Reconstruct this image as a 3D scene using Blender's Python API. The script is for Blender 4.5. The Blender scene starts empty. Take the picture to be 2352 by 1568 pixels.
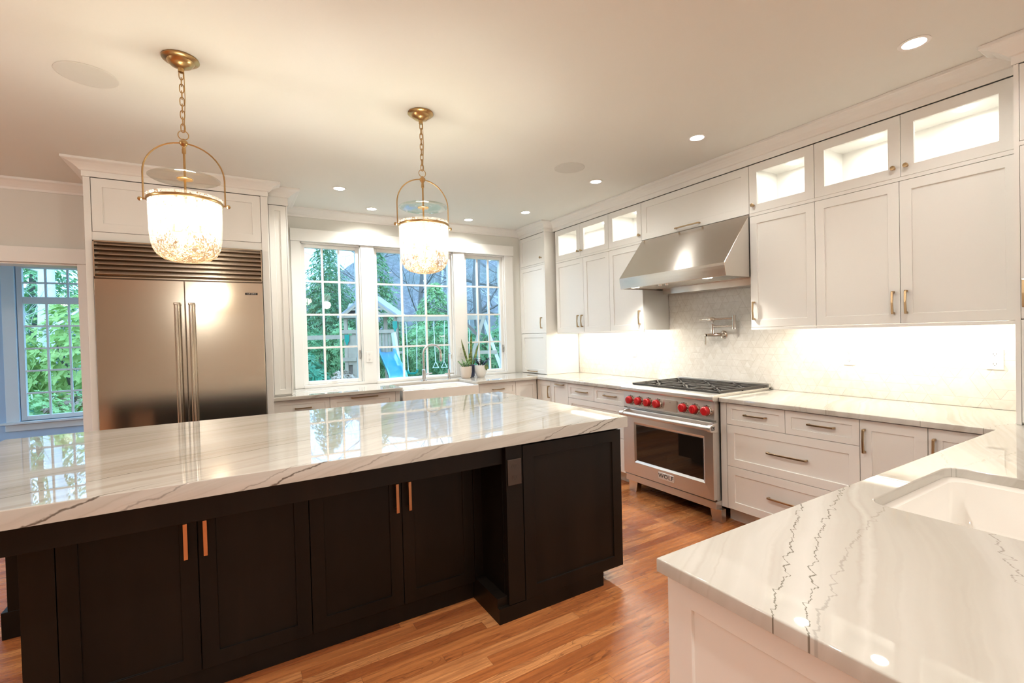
import bpy, bmesh, math, random
from mathutils import Vector, Matrix
from mathutils.geometry import tessellate_polygon

random.seed(7)
SC = bpy.context.scene
COL = SC.collection
PI = math.pi

# ------------------------------------------------------------------ camera, sky, exposure
yaw, pit, rol = (math.radians(a) for a in (30.69133, -0.90533, -1.48445))
dv = Vector((math.sin(yaw) * math.cos(pit), math.cos(yaw) * math.cos(pit), math.sin(pit)))
rv = Vector((math.cos(yaw), -math.sin(yaw), 0))
uv = rv.cross(dv)
r2 = rv * math.cos(rol) + uv * math.sin(rol)
u2 = -rv * math.sin(rol) + uv * math.cos(rol)
cam = bpy.data.cameras.new('camera')
cam.sensor_width = 36.0
cam.lens = 1078.95 / 2352 * 36.0
cam.clip_start = 0.05
cam.clip_end = 300
cam_o = bpy.data.objects.new('camera', cam)
COL.objects.link(cam_o)
cm = Matrix((r2, u2, -dv)).transposed().to_4x4()
cm.translation = (0, 0, 1.413)
cam_o.matrix_world = cm
SC.camera = cam_o

world = bpy.data.worlds.new('overcast_sky')
SC.world = world
world.use_nodes = True
wn = world.node_tree
wn.nodes.clear()
w_out = wn.nodes.new('ShaderNodeOutputWorld')
w_bg = wn.nodes.new('ShaderNodeBackground')
w_tc = wn.nodes.new('ShaderNodeTexCoord')
w_ns = wn.nodes.new('ShaderNodeTexNoise')
w_ns.inputs['Scale'].default_value = 2.2
w_ns.inputs['Detail'].default_value = 4
w_rp = wn.nodes.new('ShaderNodeValToRGB')
w_rp.color_ramp.elements[0].position = 0.35
w_rp.color_ramp.elements[0].color = (0.27, 0.55, 1.0, 1)
w_rp.color_ramp.elements[1].position = 0.7
w_rp.color_ramp.elements[1].color = (0.46, 0.72, 1.0, 1)
wn.links.new(w_tc.outputs['Generated'], w_ns.inputs['Vector'])
wn.links.new(w_ns.outputs['Fac'], w_rp.inputs['Fac'])
wn.links.new(w_rp.outputs['Color'], w_bg.inputs['Color'])
w_bg.inputs['Strength'].default_value = 3.0
wn.links.new(w_bg.outputs['Background'], w_out.inputs['Surface'])

vs = SC.view_settings
SC.display_settings.display_device = 'sRGB'
vs.view_transform = 'Standard'
vs.look = 'None'
vs.exposure = 0.95
vs.gamma = 1.0
vs.use_curve_mapping = False
cy = SC.cycles
cy.max_bounces = 8
cy.diffuse_bounces = 4
cy.glossy_bounces = 4
cy.transmission_bounces = 4
cy.transparent_max_bounces = 12
cy.sample_clamp_indirect = 6.0
cy.caustics_reflective = False
cy.caustics_refractive = False
cy.use_denoising = True
try:
    cy.denoiser = 'OPENIMAGEDENOISE'
    cy.denoising_input_passes = 'RGB_ALBEDO_NORMAL'
except Exception:
    pass

WARM = (1.0, 0.98, 0.915)
P_DOWN = 6.5      # recessed ceiling lights, watts
P_PEND = 10.5      # pendants
P_UNDER = 0.36      # strips under the wall cabinets
P_GLOBE_FILL = 22.0     # globe lights added out of view to fill the room
P_INCAB = 0.8      # lamps inside the glazed cabinets

# ------------------------------------------------------------------ node helpers
class X:
    """a node socket with arithmetic"""
    def __init__(s, nt, sock): s.nt, s.s = nt, sock
    def _m(s, op, o=None, p=None):
        n = s.nt.nodes.new('ShaderNodeMath'); n.operation = op
        for i, q in enumerate((s, o, p)):
            if q is None: continue
            if isinstance(q, X): s.nt.links.new(q.s, n.inputs[i])
            else: n.inputs[i].default_value = q
        return X(s.nt, n.outputs[0])
    def __add__(s, o): return s._m('ADD', o)
    def __sub__(s, o): return s._m('SUBTRACT', o)
    def __mul__(s, o): return s._m('MULTIPLY', o)
    def __truediv__(s, o): return s._m('DIVIDE', o)
    def floor(s): return s._m('FLOOR')
    def round(s): return s._m('ROUND')
    def abs(s): return s._m('ABSOLUTE')
    def frac(s): return s._m('FRACT')
    def sin(s): return s._m('SINE')
    def min(s, o): return s._m('MINIMUM', o)
    def max(s, o): return s._m('MAXIMUM', o)
    def pow(s, o): return s._m('POWER', o)
    def gt(s, o): return s._m('GREATER_THAN', o)
    def lt(s, o): return s._m('LESS_THAN', o)

def maprange(x, a, b, c=0.0, d=1.0):
    n = x.nt.nodes.new('ShaderNodeMapRange')
    x.nt.links.new(x.s, n.inputs[0])
    for i, q in enumerate((a, b, c, d)): n.inputs[i + 1].default_value = q
    return X(x.nt, n.outputs[0])

def combine(nt, a, b, c):
    n = nt.nodes.new('ShaderNodeCombineXYZ')
    for i, q in enumerate((a, b, c)):
        if isinstance(q, X): nt.links.new(q.s, n.inputs[i])
        else: n.inputs[i].default_value = q
    return n.outputs[0]

def position(nt, local=False):
    if local:
        g = nt.nodes.new('ShaderNodeTexCoord'); out = g.outputs['Object']
    else:
        g = nt.nodes.new('ShaderNodeNewGeometry'); out = g.outputs['Position']
    s = nt.nodes.new('ShaderNodeSeparateXYZ')
    nt.links.new(out, s.inputs[0])
    return [X(nt, s.outputs[i]) for i in range(3)]

def noise(nt, vec, scale=1.0, detail=3.0, rough=0.5, dist=0.0, w=None):
    n = nt.nodes.new('ShaderNodeTexNoise')
    n.inputs['Scale'].default_value = scale
    n.inputs['Detail'].default_value = detail
    n.inputs['Roughness'].default_value = rough
    n.inputs['Distortion'].default_value = dist
    if w is not None:
        n.noise_dimensions = '1D'
        nt.links.new(w.s, n.inputs['W'])
    elif vec is not None:
        nt.links.new(vec, n.inputs['Vector'])
    return X(nt, n.outputs[0])

def white(nt, vec):
    n = nt.nodes.new('ShaderNodeTexWhiteNoise')
    n.noise_dimensions = '3D'
    nt.links.new(vec, n.inputs['Vector'])
    return X(nt, n.outputs['Value'])

def ramp(x, stops):
    n = x.nt.nodes.new('ShaderNodeValToRGB')
    x.nt.links.new(x.s, n.inputs[0])
    e = n.color_ramp.elements
    while len(e) < len(stops): e.new(0.5)
    for i, (p, c) in enumerate(stops):
        e[i].position = p; e[i].color = (*c, 1)
    return n.outputs[0]

def mixc(nt, fac, a, b, mode='MIX'):
    n = nt.nodes.new('ShaderNodeMix'); n.data_type = 'RGBA'; n.blend_type = mode
    for sock, q in ((n.inputs[0], fac), (n.inputs[6], a), (n.inputs[7], b)):
        if isinstance(q, X): nt.links.new(q.s, sock)
        elif isinstance(q, (int, float)): sock.default_value = q
        elif isinstance(q, tuple): sock.default_value = (*q, 1)
        else: nt.links.new(q, sock)
    return n.outputs[2]

def new_mat(name):
    m = bpy.data.materials.new(name); m.use_nodes = True
    nt = m.node_tree
    b = nt.nodes['Principled BSDF']
    return m, nt, b

def setc(nt, b, key, q):
    if isinstance(q, X): nt.links.new(q.s, b.inputs[key])
    elif isinstance(q, tuple): b.inputs[key].default_value = (*q, 1)
    elif isinstance(q, (int, float)): b.inputs[key].default_value = q
    else: nt.links.new(q, b.inputs[key])

def bump(nt, b, h, strength=0.3, dist=0.01):
    n = nt.nodes.new('ShaderNodeBump')
    n.inputs['Strength'].default_value = strength
    n.inputs['Distance'].default_value = dist
    nt.links.new(h.s, n.inputs['Height'])
    nt.links.new(n.outputs[0], b.inputs['Normal'])

def simple(name, col, rough=0.5, metal=0.0, var=0.0, vs_=8.0, spec=None, coat=0.0, bmp=0.0, bs=60.0):
    m, nt, b = new_mat(name)
    setc(nt, b, 'Roughness', rough); setc(nt, b, 'Metallic', metal)
    if spec is not None: b.inputs['Specular IOR Level'].default_value = spec
    if coat: b.inputs['Coat Weight'].default_value = coat
    p = position(nt, True)
    vec = combine(nt, *p)
    f = noise(nt, vec, vs_, 3)
    lo = tuple(c * (1 - var) for c in col); hi = tuple(min(1, c * (1 + var)) for c in col)
    setc(nt, b, 'Base Color', mixc(nt, f, lo, hi))
    if bmp: bump(nt, b, noise(nt, vec, bs, 2), bmp, 0.002)
    return m

def emit(name, col, strength):
    m = bpy.data.materials.new(name); m.use_nodes = True
    nt = m.node_tree; nt.nodes.clear()
    o = nt.nodes.new('ShaderNodeOutputMaterial'); e = nt.nodes.new('ShaderNodeEmission')
    e.inputs[0].default_value = (*col, 1); e.inputs[1].default_value = strength
    nt.links.new(e.outputs[0], o.inputs[0])
    return m

# ------------------------------------------------------------------ materials
M = {}
M['paint'] = simple('white_cabinet_paint', (0.80, 0.79, 0.755), 0.34, var=0.012, vs_=3)
M['trim'] = simple('white_trim_paint', (0.81, 0.80, 0.765), 0.38, var=0.012, vs_=3)
M['wall'] = simple('greige_wall_paint', (0.70, 0.69, 0.64), 0.7, var=0.02, vs_=2)
M['ceiling'] = simple('ceiling_paint', (0.77, 0.77, 0.725), 0.75, var=0.015, vs_=1.5)
M['grille_cloth'] = simple('speaker_grille_paint', (0.66, 0.655, 0.61), 0.8, var=0.02)
M['cabin'] = simple('white_cabinet_interior', (0.85, 0.84, 0.82), 0.45, var=0.01)
M['sunwall'] = simple('sunroom_paint_daylight_blue', (0.53, 0.65, 0.79), 0.6, var=0.01)  # blue cast of the daylight is put into the wall and ceiling colour
M['plastic'] = simple('white_plastic', (0.82, 0.80, 0.76), 0.35, var=0.01)
M['slot'] = simple('dark_slot', (0.05, 0.045, 0.04), 0.6, var=0.05)
M['brown_plastic'] = simple('brown_plastic', (0.045, 0.028, 0.02), 0.35, var=0.03)
M['porcelain'] = simple('white_fireclay', (0.84, 0.81, 0.76), 0.08, var=0.008, coat=0.6)
M['brass'] = simple('aged_brass', (0.50, 0.33, 0.15), 0.28, 1.0, var=0.18, vs_=14)
M['bronze'] = simple('champagne_bronze', (0.46, 0.33, 0.19), 0.3, 1.0, var=0.1, vs_=20)
M['copper'] = simple('satin_copper_bar', (0.62, 0.33, 0.17), 0.3, 1.0, var=0.08, vs_=20)
M['badge'] = simple('pale_satin_badge', (0.86, 0.85, 0.83), 0.45, 0.6, var=0.02)
M['chrome'] = simple('polished_nickel', (0.66, 0.61, 0.56), 0.1, 1.0, var=0.03)
M['nickel'] = simple('brushed_nickel', (0.56, 0.53, 0.50), 0.27, 1.0, var=0.05)
M['iron'] = simple('cast_iron', (0.055, 0.05, 0.046), 0.5, 0.25, var=0.2, vs_=40)
M['burner'] = simple('burner_cap', (0.02, 0.02, 0.02), 0.45, 0.3, var=0.1)
M['dark'] = simple('black_recess', (0.012, 0.011, 0.010), 0.6, var=0.1)
M['ovenglass'] = simple('black_oven_glass', (0.012, 0.009, 0.007), 0.04, var=0.1, coat=0.5)
M['red'] = simple('red_knob_plastic', (0.52, 0.012, 0.016), 0.28, var=0.06, coat=0.3)
M['pot_beige'] = simple('beige_ceramic', (0.62, 0.53, 0.45), 0.45, var=0.05)
M['pot_white'] = simple('white_ceramic', (0.72, 0.70, 0.67), 0.4, var=0.04)
M['pot_blue'] = simple('slate_blue_ceramic', (0.10, 0.11, 0.17), 0.35, var=0.06)
M['soil'] = simple('potting_soil', (0.05, 0.035, 0.025), 0.9, var=0.4, vs_=90)
M['succ'] = simple('succulent_leaf', (0.20, 0.34, 0.13), 0.5, var=0.35, vs_=30)
M['raven'] = simple('dark_purple_leaf', (0.022, 0.012, 0.013), 0.55, var=0.5, vs_=25)
M['cedar'] = simple('weathered_cedar', (0.42, 0.30, 0.21), 0.75, var=0.25, vs_=6)
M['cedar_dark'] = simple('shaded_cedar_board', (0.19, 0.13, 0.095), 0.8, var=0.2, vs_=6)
M['white_post'] = simple('bleached_timber', (0.66, 0.58, 0.52), 0.7, var=0.08)
M['shingle'] = simple('grey_roof_boards', (0.33, 0.30, 0.29), 0.8, var=0.2, vs_=5)
M['slide'] = simple('blue_plastic_slide', (0.035, 0.27, 0.42), 0.25, var=0.05, coat=0.4)
M['teal'] = simple('teal_plastic', (0.0, 0.24, 0.17), 0.35, var=0.06)
M['rope'] = simple('white_rope', (0.8, 0.8, 0.8), 0.6, var=0.05)
M['bark'] = simple('grey_bark', (0.17, 0.145, 0.13), 0.9, var=0.35, vs_=9, bmp=0.5, bs=25)
M['birch'] = simple('pale_birch_bark', (0.72, 0.70, 0.68), 0.8, var=0.25, vs_=7)
M['stone'] = simple('grey_field_stone', (0.33, 0.33, 0.33), 0.85, var=0.35, vs_=4, bmp=0.4, bs=12)

def mat_snake():
    m, nt, b = new_mat('banded_snake_leaf')
    p = position(nt, True)
    f = noise(nt, combine(nt, p[0] * 12, p[1] * 12, p[2] * 70), 1.0, 3, 0.6, 0.6)
    setc(nt, b, 'Base Color', ramp(f, [(0.35, (0.035, 0.07, 0.02)), (0.55, (0.16, 0.22, 0.05)), (0.7, (0.36, 0.36, 0.11))]))
    setc(nt, b, 'Roughness', 0.4)
    return m
M['snake'] = mat_snake()

def mat_stainless(name, col, rough, axis, aniso=0.7, rot=0.25):
    """brushed steel; axis = world axis along which the brush lines run"""
    m, nt, b = new_mat(name)
    p = position(nt)
    sc = [420, 420, 420]; sc[axis] = 2.5
    f = noise(nt, combine(nt, p[0] * sc[0], p[1] * sc[1], p[2] * sc[2]), 1.0, 2)
    setc(nt, b, 'Base Color', mixc(nt, f, tuple(c * 0.975 for c in col), tuple(min(1, c * 1.025) for c in col)))
    setc(nt, b, 'Metallic', 1.0)
    setc(nt, b, 'Roughness', rough)
    b.inputs['Anisotropic'].default_value = aniso
    b.inputs['Anisotropic Rotation'].default_value = rot
    t = [0.06, 0.06, 0.05]; t[axis] = 1.0
    nt.links.new(combine(nt, *t), b.inputs['Tangent'])
    return m
M['steel_x'] = mat_stainless('brushed_steel_fridge', (0.58, 0.51, 0.42), 0.17, 0, 0.35)
M['steel_y'] = mat_stainless('brushed_steel_range', (0.70, 0.67, 0.63), 0.34, 1)
M['steel_hood'] = mat_stainless('brushed_steel_hood', (0.68, 0.64, 0.59), 0.22, 1, 0.9)
M['steel_dark'] = mat_stainless('dark_louver_steel', (0.38, 0.33, 0.28), 0.24, 0)

def quartz(name, veins, dirx, kz, cracks=1.0, wveins=()):
    """polished stone; veins follow lines of constant w = y + dirx * x + kz * z"""
    m, nt, b = new_mat(name)
    x, y, z = position(nt)
    lowv = noise(nt, combine(nt, x * 0.9, y * 0.9 + 3, z * 2), 1.0, 2) - 0.5
    jag = noise(nt, combine(nt, x * 7, y * 7, z * 9), 1.0, 5, 0.65) - 0.5
    w = y + x * dirx + z * kz + lowv * 0.34 + jag * 0.035
    # broad soft bands
    f1 = noise(nt, combine(nt, w * 4.2, x * 0.25, z * 0.3), 1.0, 5, 0.6, 0.3)
    base = ramp(f1, [(0.28, (0.40, 0.365, 0.315)), (0.45, (0.465, 0.435, 0.385)), (0.60, (0.53, 0.505, 0.46)), (0.8, (0.48, 0.45, 0.405))])
    streak = noise(nt, combine(nt, w * 26, x * 0.7, z * 0.7), 1.0, 3, 0.6)
    col = mixc(nt, maprange(streak, 0.55, 0.75) * 0.4, base, (0.34, 0.30, 0.25))
    fade = maprange(noise(nt, combine(nt, x * 1.1 + 5, y * 2.2, z * 2), 1.0, 2), 0.38, 0.62)
    n1 = noise(nt, None, 7.0, 2, 0.5, w=w)
    ln1 = maprange((n1 - 0.5).abs(), 0.0, 0.024, 1.0, 0.0)
    st1 = maprange(noise(nt, None, 3.1, 1, 0.5, w=w + 9.0), 0.35, 0.65, 0.15, 1.0)
    col = mixc(nt, ln1 * st1 * fade * 0.55, col, (0.34, 0.29, 0.23))
    # sparse dark cracks
    w2 = w + (noise(nt, combine(nt, x * 28, y * 28, z * 34), 1.0, 3, 0.7) - 0.5) * 0.016
    n2 = noise(nt, None, 4.3, 1, 0.5, w=w2 + 20.0)
    ln2 = maprange((n2 - 0.52).abs(), 0.0, 0.0075, 1.0, 0.0)
    fade2 = maprange(noise(nt, combine(nt, x * 0.8 + 15, y * 1.2, z), 1.0, 2), 0.46, 0.56)
    if cracks: col = mixc(nt, ln2 * fade2 * cracks, col, (0.12, 0.10, 0.08))
    jj = noise(nt, combine(nt, x * 9, y * 9, z * 13), 1.0, 4, 0.62) - 0.5
    for (wv, wd, dk, top) in wveins:
        dw = (y + x * dirx + z * kz + jj * 0.055 + lowv * 0.02 - wv).abs()
        side = maprange(y, 1.966, 2.02, 1.0, top)
        col = mixc(nt, maprange(dw, wd * 0.35, wd, 1.0, 0.0) * side * dk, col, (0.11, 0.09, 0.07))
    n3 = noise(nt, None, 2.7, 1, 0.5, w=w + 40.0)
    col = mixc(nt, maprange((n3 - 0.5).abs(), 0.0, 0.02, 1.0, 0.0) * 0.35, col, (0.62, 0.60, 0.56))
    # measured veins of the near slab: y = c + a t + q t^2, t = x - x0
    j1 = noise(nt, None, 26.0, 3, 0.62, w=x) - 0.5
    j2 = noise(nt, None, 9.0, 2, 0.5, w=x + 5) - 0.5
    for (x0, c, a, q, wd, k, dark) in veins:
        t = x - x0
        f = t * a + t * t * q + c
        d = (y - f + j1 * (0.075 * k) + j2 * (0.035 * k)).abs()
        wv = maprange(noise(nt, None, 14.0, 2, w=x + c * 10), 0.3, 0.7, 0.4, 1.0) * wd
        ln = maprange(d / wv, 0.5, 1.1, 1.0, 0.0)
        col = mixc(nt, ln * dark, col, (0.115, 0.10, 0.07))
    setc(nt, b, 'Base Color', col)
    setc(nt, b, 'Roughness', 0.018)
    b.inputs['Specular IOR Level'].default_value = 0.62
    return m
M['quartz'] = quartz('polished_quartzite', [], -0.25, 0.6, 0.6)
M['quartz_isl'] = quartz('polished_quartzite_island', [], -0.34, 1.0, 0.0, [(3.024, .0048, .9, .2), (2.945, .004, .75, .15), (2.797, .0048, .9, .15), (2.83, .003, .5, .2), (2.304, .0045, .95, .1), (2.274, .0042, .95, .1),
    (2.388, .0035, .6, .2), (3.17, .0035, .0, 1.2), (3.28, .0045, .1, 7.0), (3.42, .003, .1, 5.0), (2.62, .004, .35, .6), (2.70, .004, .4, .4)])
M['quartz_pen'] = quartz('polished_quartzite_dark_veins', [
    (0.786, 0.468, 0.44, 0.0, 0.0023, 0.55, 0.9), (0.808, 0.42, 0.50, -0.155, 0.0023, 0.55, 0.85),
    (0.816, 0.409, 0.36, -0.16, 0.0035, 0.5, 0.3), (1.268, 0.269, 0.42, 0.0, 0.0028, 0.7, 0.5)], -0.42, 0.3, 0.0)

def mat_floor():
    m, nt, b = new_mat('red_oak_floorboards')
    x, y, z = position(nt)
    W, L = 0.059, 0.95
    row = (y / W).floor()
    roff = white(nt, combine(nt, row, 3.3, 1.7))
    u = x / L + roff * 7.3
    colm = u.floor()
    rnd = white(nt, combine(nt, row, colm, 0.5))
    rnd2 = white(nt, combine(nt, row, colm, 9.5))
    # straight fine grain
    fine = noise(nt, combine(nt, x * 3.5 + rnd * 40, y * 95 + rnd * 9, rnd * 30), 1.0, 4, 0.6)
    # cathedral figure: contour lines of a stretched noise
    cath = noise(nt, combine(nt, x * 1.9 + rnd * 60, y * 11 + rnd2 * 20, rnd2 * 20), 1.0, 2, 0.45, 0.3)
    cl = (cath * (rnd2 * 12 + 9)).frac()
    cline = maprange(cl, 0.0, 0.2, 1.0, 0.0) * maprange(rnd2, 0.2, 0.5)
    basec = ramp(rnd, [(0.0, (0.30, 0.085, 0.024)), (0.3, (0.43, 0.145, 0.043)), (0.7, (0.52, 0.195, 0.060)), (1.0, (0.62, 0.27, 0.10))])
    med = noise(nt, combine(nt, x * 1.3 + rnd * 17, y * 30 + rnd2 * 9, rnd * 11), 1.0, 3, 0.55)
    c = mixc(nt, maprange(fine, 0.42, 0.66) * 0.62, basec, (0.20, 0.055, 0.016))
    c = mixc(nt, maprange(med, 0.5, 0.7) * 0.45, c, (0.24, 0.07, 0.022))
    c = mixc(nt, cline * 0.75, c, (0.11, 0.03, 0.010))
    ex = ((y / W).frac() - 0.5).abs()
    gap = maprange(ex, 0.487, 0.497)
    ey = ((u.frac()) - 0.5).abs()
    gap2 = maprange(ey, 0.4985, 0.4995)
    g = gap.max(gap2)
    c = mixc(nt, g * 0.6, c, (0.07, 0.022, 0.01))
    setc(nt, b, 'Base Color', c)
    setc(nt, b, 'Roughness', maprange(fine, 0.3, 0.7, 0.22, 0.34))
    bump(nt, b, (g * -1.0) + fine * 0.06, 0.25, 0.0015)
    return m
M['floor'] = mat_floor()

def mat_espresso(name='espresso_stained_maple'):
    m, nt, b = new_mat(name)
    x, y, z = position(nt)
    f = noise(nt, combine(nt, x * 7, y * 7, z * 0.8), 1.0, 4, 0.55, 0.3)
    f2 = noise(nt, combine(nt, x * 90, y * 90, z * 3), 1.0, 2)
    c = ramp(f, [(0.3, (0.005, 0.0036, 0.0027)), (0.6, (0.011, 0.0072, 0.0048)), (0.8, (0.019, 0.0115, 0.0072))])
    c = mixc(nt, f2 * 0.3, c, (0.006, 0.004, 0.003))
    setc(nt, b, 'Base Color', c)
    setc(nt, b, 'Roughness', 0.4)
    b.inputs['Specular IOR Level'].default_value = 0.22
    return m
M['espresso'] = mat_espresso()

def mat_tile():
    m, nt, b = new_mat('white_marble_triangle_tile')
    x, y, z = position(nt)
    h = 0.056; s = 2 * h / math.sqrt(3)
    zz = z - 0.914
    a = zz / h; bb = y / s - zz / (2 * h); cc = y / s + zz / (2 * h)
    fa, fb, fc = a.floor(), bb.floor(), cc.floor()
    rb = white(nt, combine(nt, fa, bb.round(), 2.5))
    rc = white(nt, combine(nt, fa, cc.round(), 5.5))
    ra = white(nt, combine(nt, a.round(), (y / s * 0.5).floor(), 8.5))
    da = (a - a.round()).abs() * h + ra.lt(0.25) * 0.01
    db = (bb - bb.round()).abs() * h + rb.lt(0.45) * 0.01
    dc = (cc - cc.round()).abs() * h + rc.lt(0.45) * 0.01
    d = da.min(db).min(dc)
    line = maprange(d, 0.0004, 0.0016, 1.0, 0.0)
    tid = white(nt, combine(nt, fa, (fb + fc) * 0.5, 1.5))
    tid2 = white(nt, combine(nt, fa, fb + fc * 17.0, 4.5))
    cloud = noise(nt, combine(nt, y * 9 + tid * 20, z * 9, tid * 9), 1.0, 4, 0.6, 0.8)
    base = ramp(cloud, [(0.3, (0.70, 0.66, 0.60)), (0.55, (0.79, 0.76, 0.71)), (0.75, (0.82, 0.80, 0.76))])
    base = mixc(nt, (tid2 - 0.5).abs() * 0.35, base, (0.62, 0.56, 0.48))
    setc(nt, b, 'Base Color', mixc(nt, line * 0.45, base, (0.42, 0.36, 0.29)))
    setc(nt, b, 'Roughness', 0.26)
    bump(nt, b, tid2 * 0.5 - line * 0.7, 0.45, 0.003)
    return m
M['tile'] = mat_tile()

def mat_thin_glass(name, refl=0.04, tint=(0.93, 0.97, 0.98)):
    m = bpy.data.materials.new(name); m.use_nodes = True
    nt = m.node_tree; nt.nodes.clear()
    o = nt.nodes.new('ShaderNodeOutputMaterial')
    t = nt.nodes.new('ShaderNodeBsdfTransparent'); t.inputs[0].default_value = (*tint, 1)
    g = nt.nodes.new('ShaderNodeBsdfGlossy'); g.inputs['Roughness'].default_value = 0.0
    fr = nt.nodes.new('ShaderNodeLayerWeight'); fr.inputs[0].default_value = 0.5
    mx = nt.nodes.new('ShaderNodeMixShader')
    f = X(nt, fr.outputs['Facing']).pow(4.0) * 0.55 + refl
    nt.links.new(f.s, mx.inputs[0]); nt.links.new(t.outputs[0], mx.inputs[1]); nt.links.new(g.outputs[0], mx.inputs[2])
    nt.links.new(mx.outputs[0], o.inputs[0])
    return m
M['glass'] = mat_thin_glass('window_glass', 0.022)
M['cabglass'] = mat_thin_glass('cabinet_glass', 0.0, (0.97, 0.97, 0.97))
M['lidglass'] = mat_thin_glass('clear_lid_glass', 0.06, (0.95, 0.95, 0.92))

def mat_mercury():
    m = bpy.data.materials.new('speckled_mercury_glass'); m.use_nodes = True
    nt = m.node_tree; nt.nodes.clear()
    o = nt.nodes.new('ShaderNodeOutputMaterial')
    x, y, z = position(nt, True)       # z = 0 at the base of the lantern
    sp = noise(nt, combine(nt, x * 95, y * 95, z * 58), 1.0, 5, 0.68, 1.2)
    big = noise(nt, combine(nt, x * 11, y * 11, z * 9), 1.0, 3, 0.55)
    low = maprange(z, 0.02, 0.15, 1.0, 0.0)
    top = maprange(z, 0.24, 0.29, 0.0, 1.0)
    th = (low * 0.15 + top * 0.08 + (big - 0.5) * 0.34 + sp)
    fleck = maprange(th, 0.605, 0.66)
    t = nt.nodes.new('ShaderNodeBsdfTransparent'); t.inputs[0].default_value = (0.97, 0.95, 0.92, 1)
    tl = nt.nodes.new('ShaderNodeBsdfTranslucent'); tl.inputs[0].default_value = (0.95, 0.90, 0.80, 1)
    g = nt.nodes.new('ShaderNodeBsdfGlossy'); g.inputs['Roughness'].default_value = 0.08
    d = nt.nodes.new('ShaderNodeBsdfDiffuse'); d.inputs[0].default_value = (0.52, 0.33, 0.15, 1)
    fr = nt.nodes.new('ShaderNodeLayerWeight'); fr.inputs[0].default_value = 0.5
    m1 = nt.nodes.new('ShaderNodeMixShader'); m2 = nt.nodes.new('ShaderNodeMixShader'); m3 = nt.nodes.new('ShaderNodeMixShader')
    frost = maprange(big + sp * 0.5, 0.6, 0.95, 0.05, 0.22)
    nt.links.new(frost.s, m1.inputs[0]); nt.links.new(t.outputs[0], m1.inputs[1]); nt.links.new(tl.outputs[0], m1.inputs[2])
    f = X(nt, fr.outputs['Facing']).pow(3.0) * 0.5 + 0.02
    nt.links.new(f.s, m2.inputs[0]); nt.links.new(m1.outputs[0], m2.inputs[1]); nt.links.new(g.outputs[0], m2.inputs[2])
    ff = fleck * 0.92
    nt.links.new(ff.s, m3.inputs[0]); nt.links.new(m2.outputs[0], m3.inputs[1]); nt.links.new(d.outputs[0], m3.inputs[2])
    nt.links.new(m3.outputs[0], o.inputs[0])
    return m
M['mercury'] = mat_mercury()
M['bulb'] = emit('warm_bulb', (1.0, 0.90, 0.74), 30)
M['lens'] = emit('recessed_lamp_lens', (1.0, 0.93, 0.82), 14)
M['led'] = emit('led_strip', (1.0, 0.90, 0.74), 20)
M['globe'] = emit('added_opal_globe', (1.0, 0.95, 0.86), 3)
M['puck'] = emit('cabinet_puck_lens', (1.0, 0.95, 0.86), 10)
M['hoodlamp'] = emit('hood_lamp_lens', (1.0, 0.92, 0.8), 5)

def mat_leaf(name, c0, c1, transl=0.35, sc=1.3):
    m = bpy.data.materials.new(name); m.use_nodes = True
    nt = m.node_tree; nt.nodes.clear()
    o = nt.nodes.new('ShaderNodeOutputMaterial')
    p = position(nt)
    f = noise(nt, combine(nt, *p), sc, 4, 0.7)
    oi = nt.nodes.new('ShaderNodeObjectInfo')
    f = f + (X(nt, oi.outputs['Random']) - 0.5) * 0.25
    c = ramp(f, [(0.3, c0), (0.7, c1)])
    d = nt.nodes.new('ShaderNodeBsdfDiffuse'); t = nt.nodes.new('ShaderNodeBsdfTranslucent')
    mx = nt.nodes.new('ShaderNodeMixShader'); mx.inputs[0].default_value = transl
    nt.links.new(c, d.inputs[0]); nt.links.new(c, t.inputs[0])
    nt.links.new(d.outputs[0], mx.inputs[1]); nt.links.new(t.outputs[0], mx.inputs[2])
    nt.links.new(mx.outputs[0], o.inputs[0])
    return m
M['conifer'] = mat_leaf('hemlock_needles', (0.09, 0.24, 0.10), (0.44, 0.64, 0.31), sc=2.0)
M['conifer_b'] = mat_leaf('dark_hemlock_needles', (0.08, 0.22, 0.10), (0.38, 0.56, 0.30), sc=2.0)
M['laurel'] = mat_leaf('laurel_leaves', (0.08, 0.24, 0.10), (0.42, 0.62, 0.30), sc=3)
M['rhodo'] = mat_leaf('yellow_green_leaves', (0.30, 0.46, 0.13), (0.72, 0.80, 0.32), sc=4)
M['hedge'] = mat_leaf('clipped_hedge_leaves', (0.18, 0.40, 0.14), (0.50, 0.68, 0.30), sc=5)
M['rhodo_dark'] = mat_leaf('dark_rhododendron_leaves', (0.08, 0.28, 0.16), (0.28, 0.50, 0.32), sc=4)
M['dead'] = mat_leaf('dry_brown_leaves', (0.30, 0.20, 0.14), (0.72, 0.55, 0.42), sc=5)

def mat_hill():
    m, nt, b = new_mat('grey_winter_woodland')
    x, y, z = position(nt)
    f = noise(nt, combine(nt, x * 2.2, y * 2.2, z * 0.22), 1.0, 6, 0.7, 0.5)
    g = noise(nt, combine(nt, x * 0.15, y * 0.15, z * 0.2), 1.0, 3)
    c = ramp(f, [(0.25, (0.07, 0.065, 0.06)), (0.5, (0.14, 0.13, 0.13)), (0.75, (0.26, 0.24, 0.23))])
    c = mixc(nt, maprange(g, 0.4, 0.7) * 0.5, c, (0.12, 0.15, 0.10))
    setc(nt, b, 'Base Color', c); setc(nt, b, 'Roughness', 0.95)
    return m
M['hill'] = mat_hill()

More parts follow.
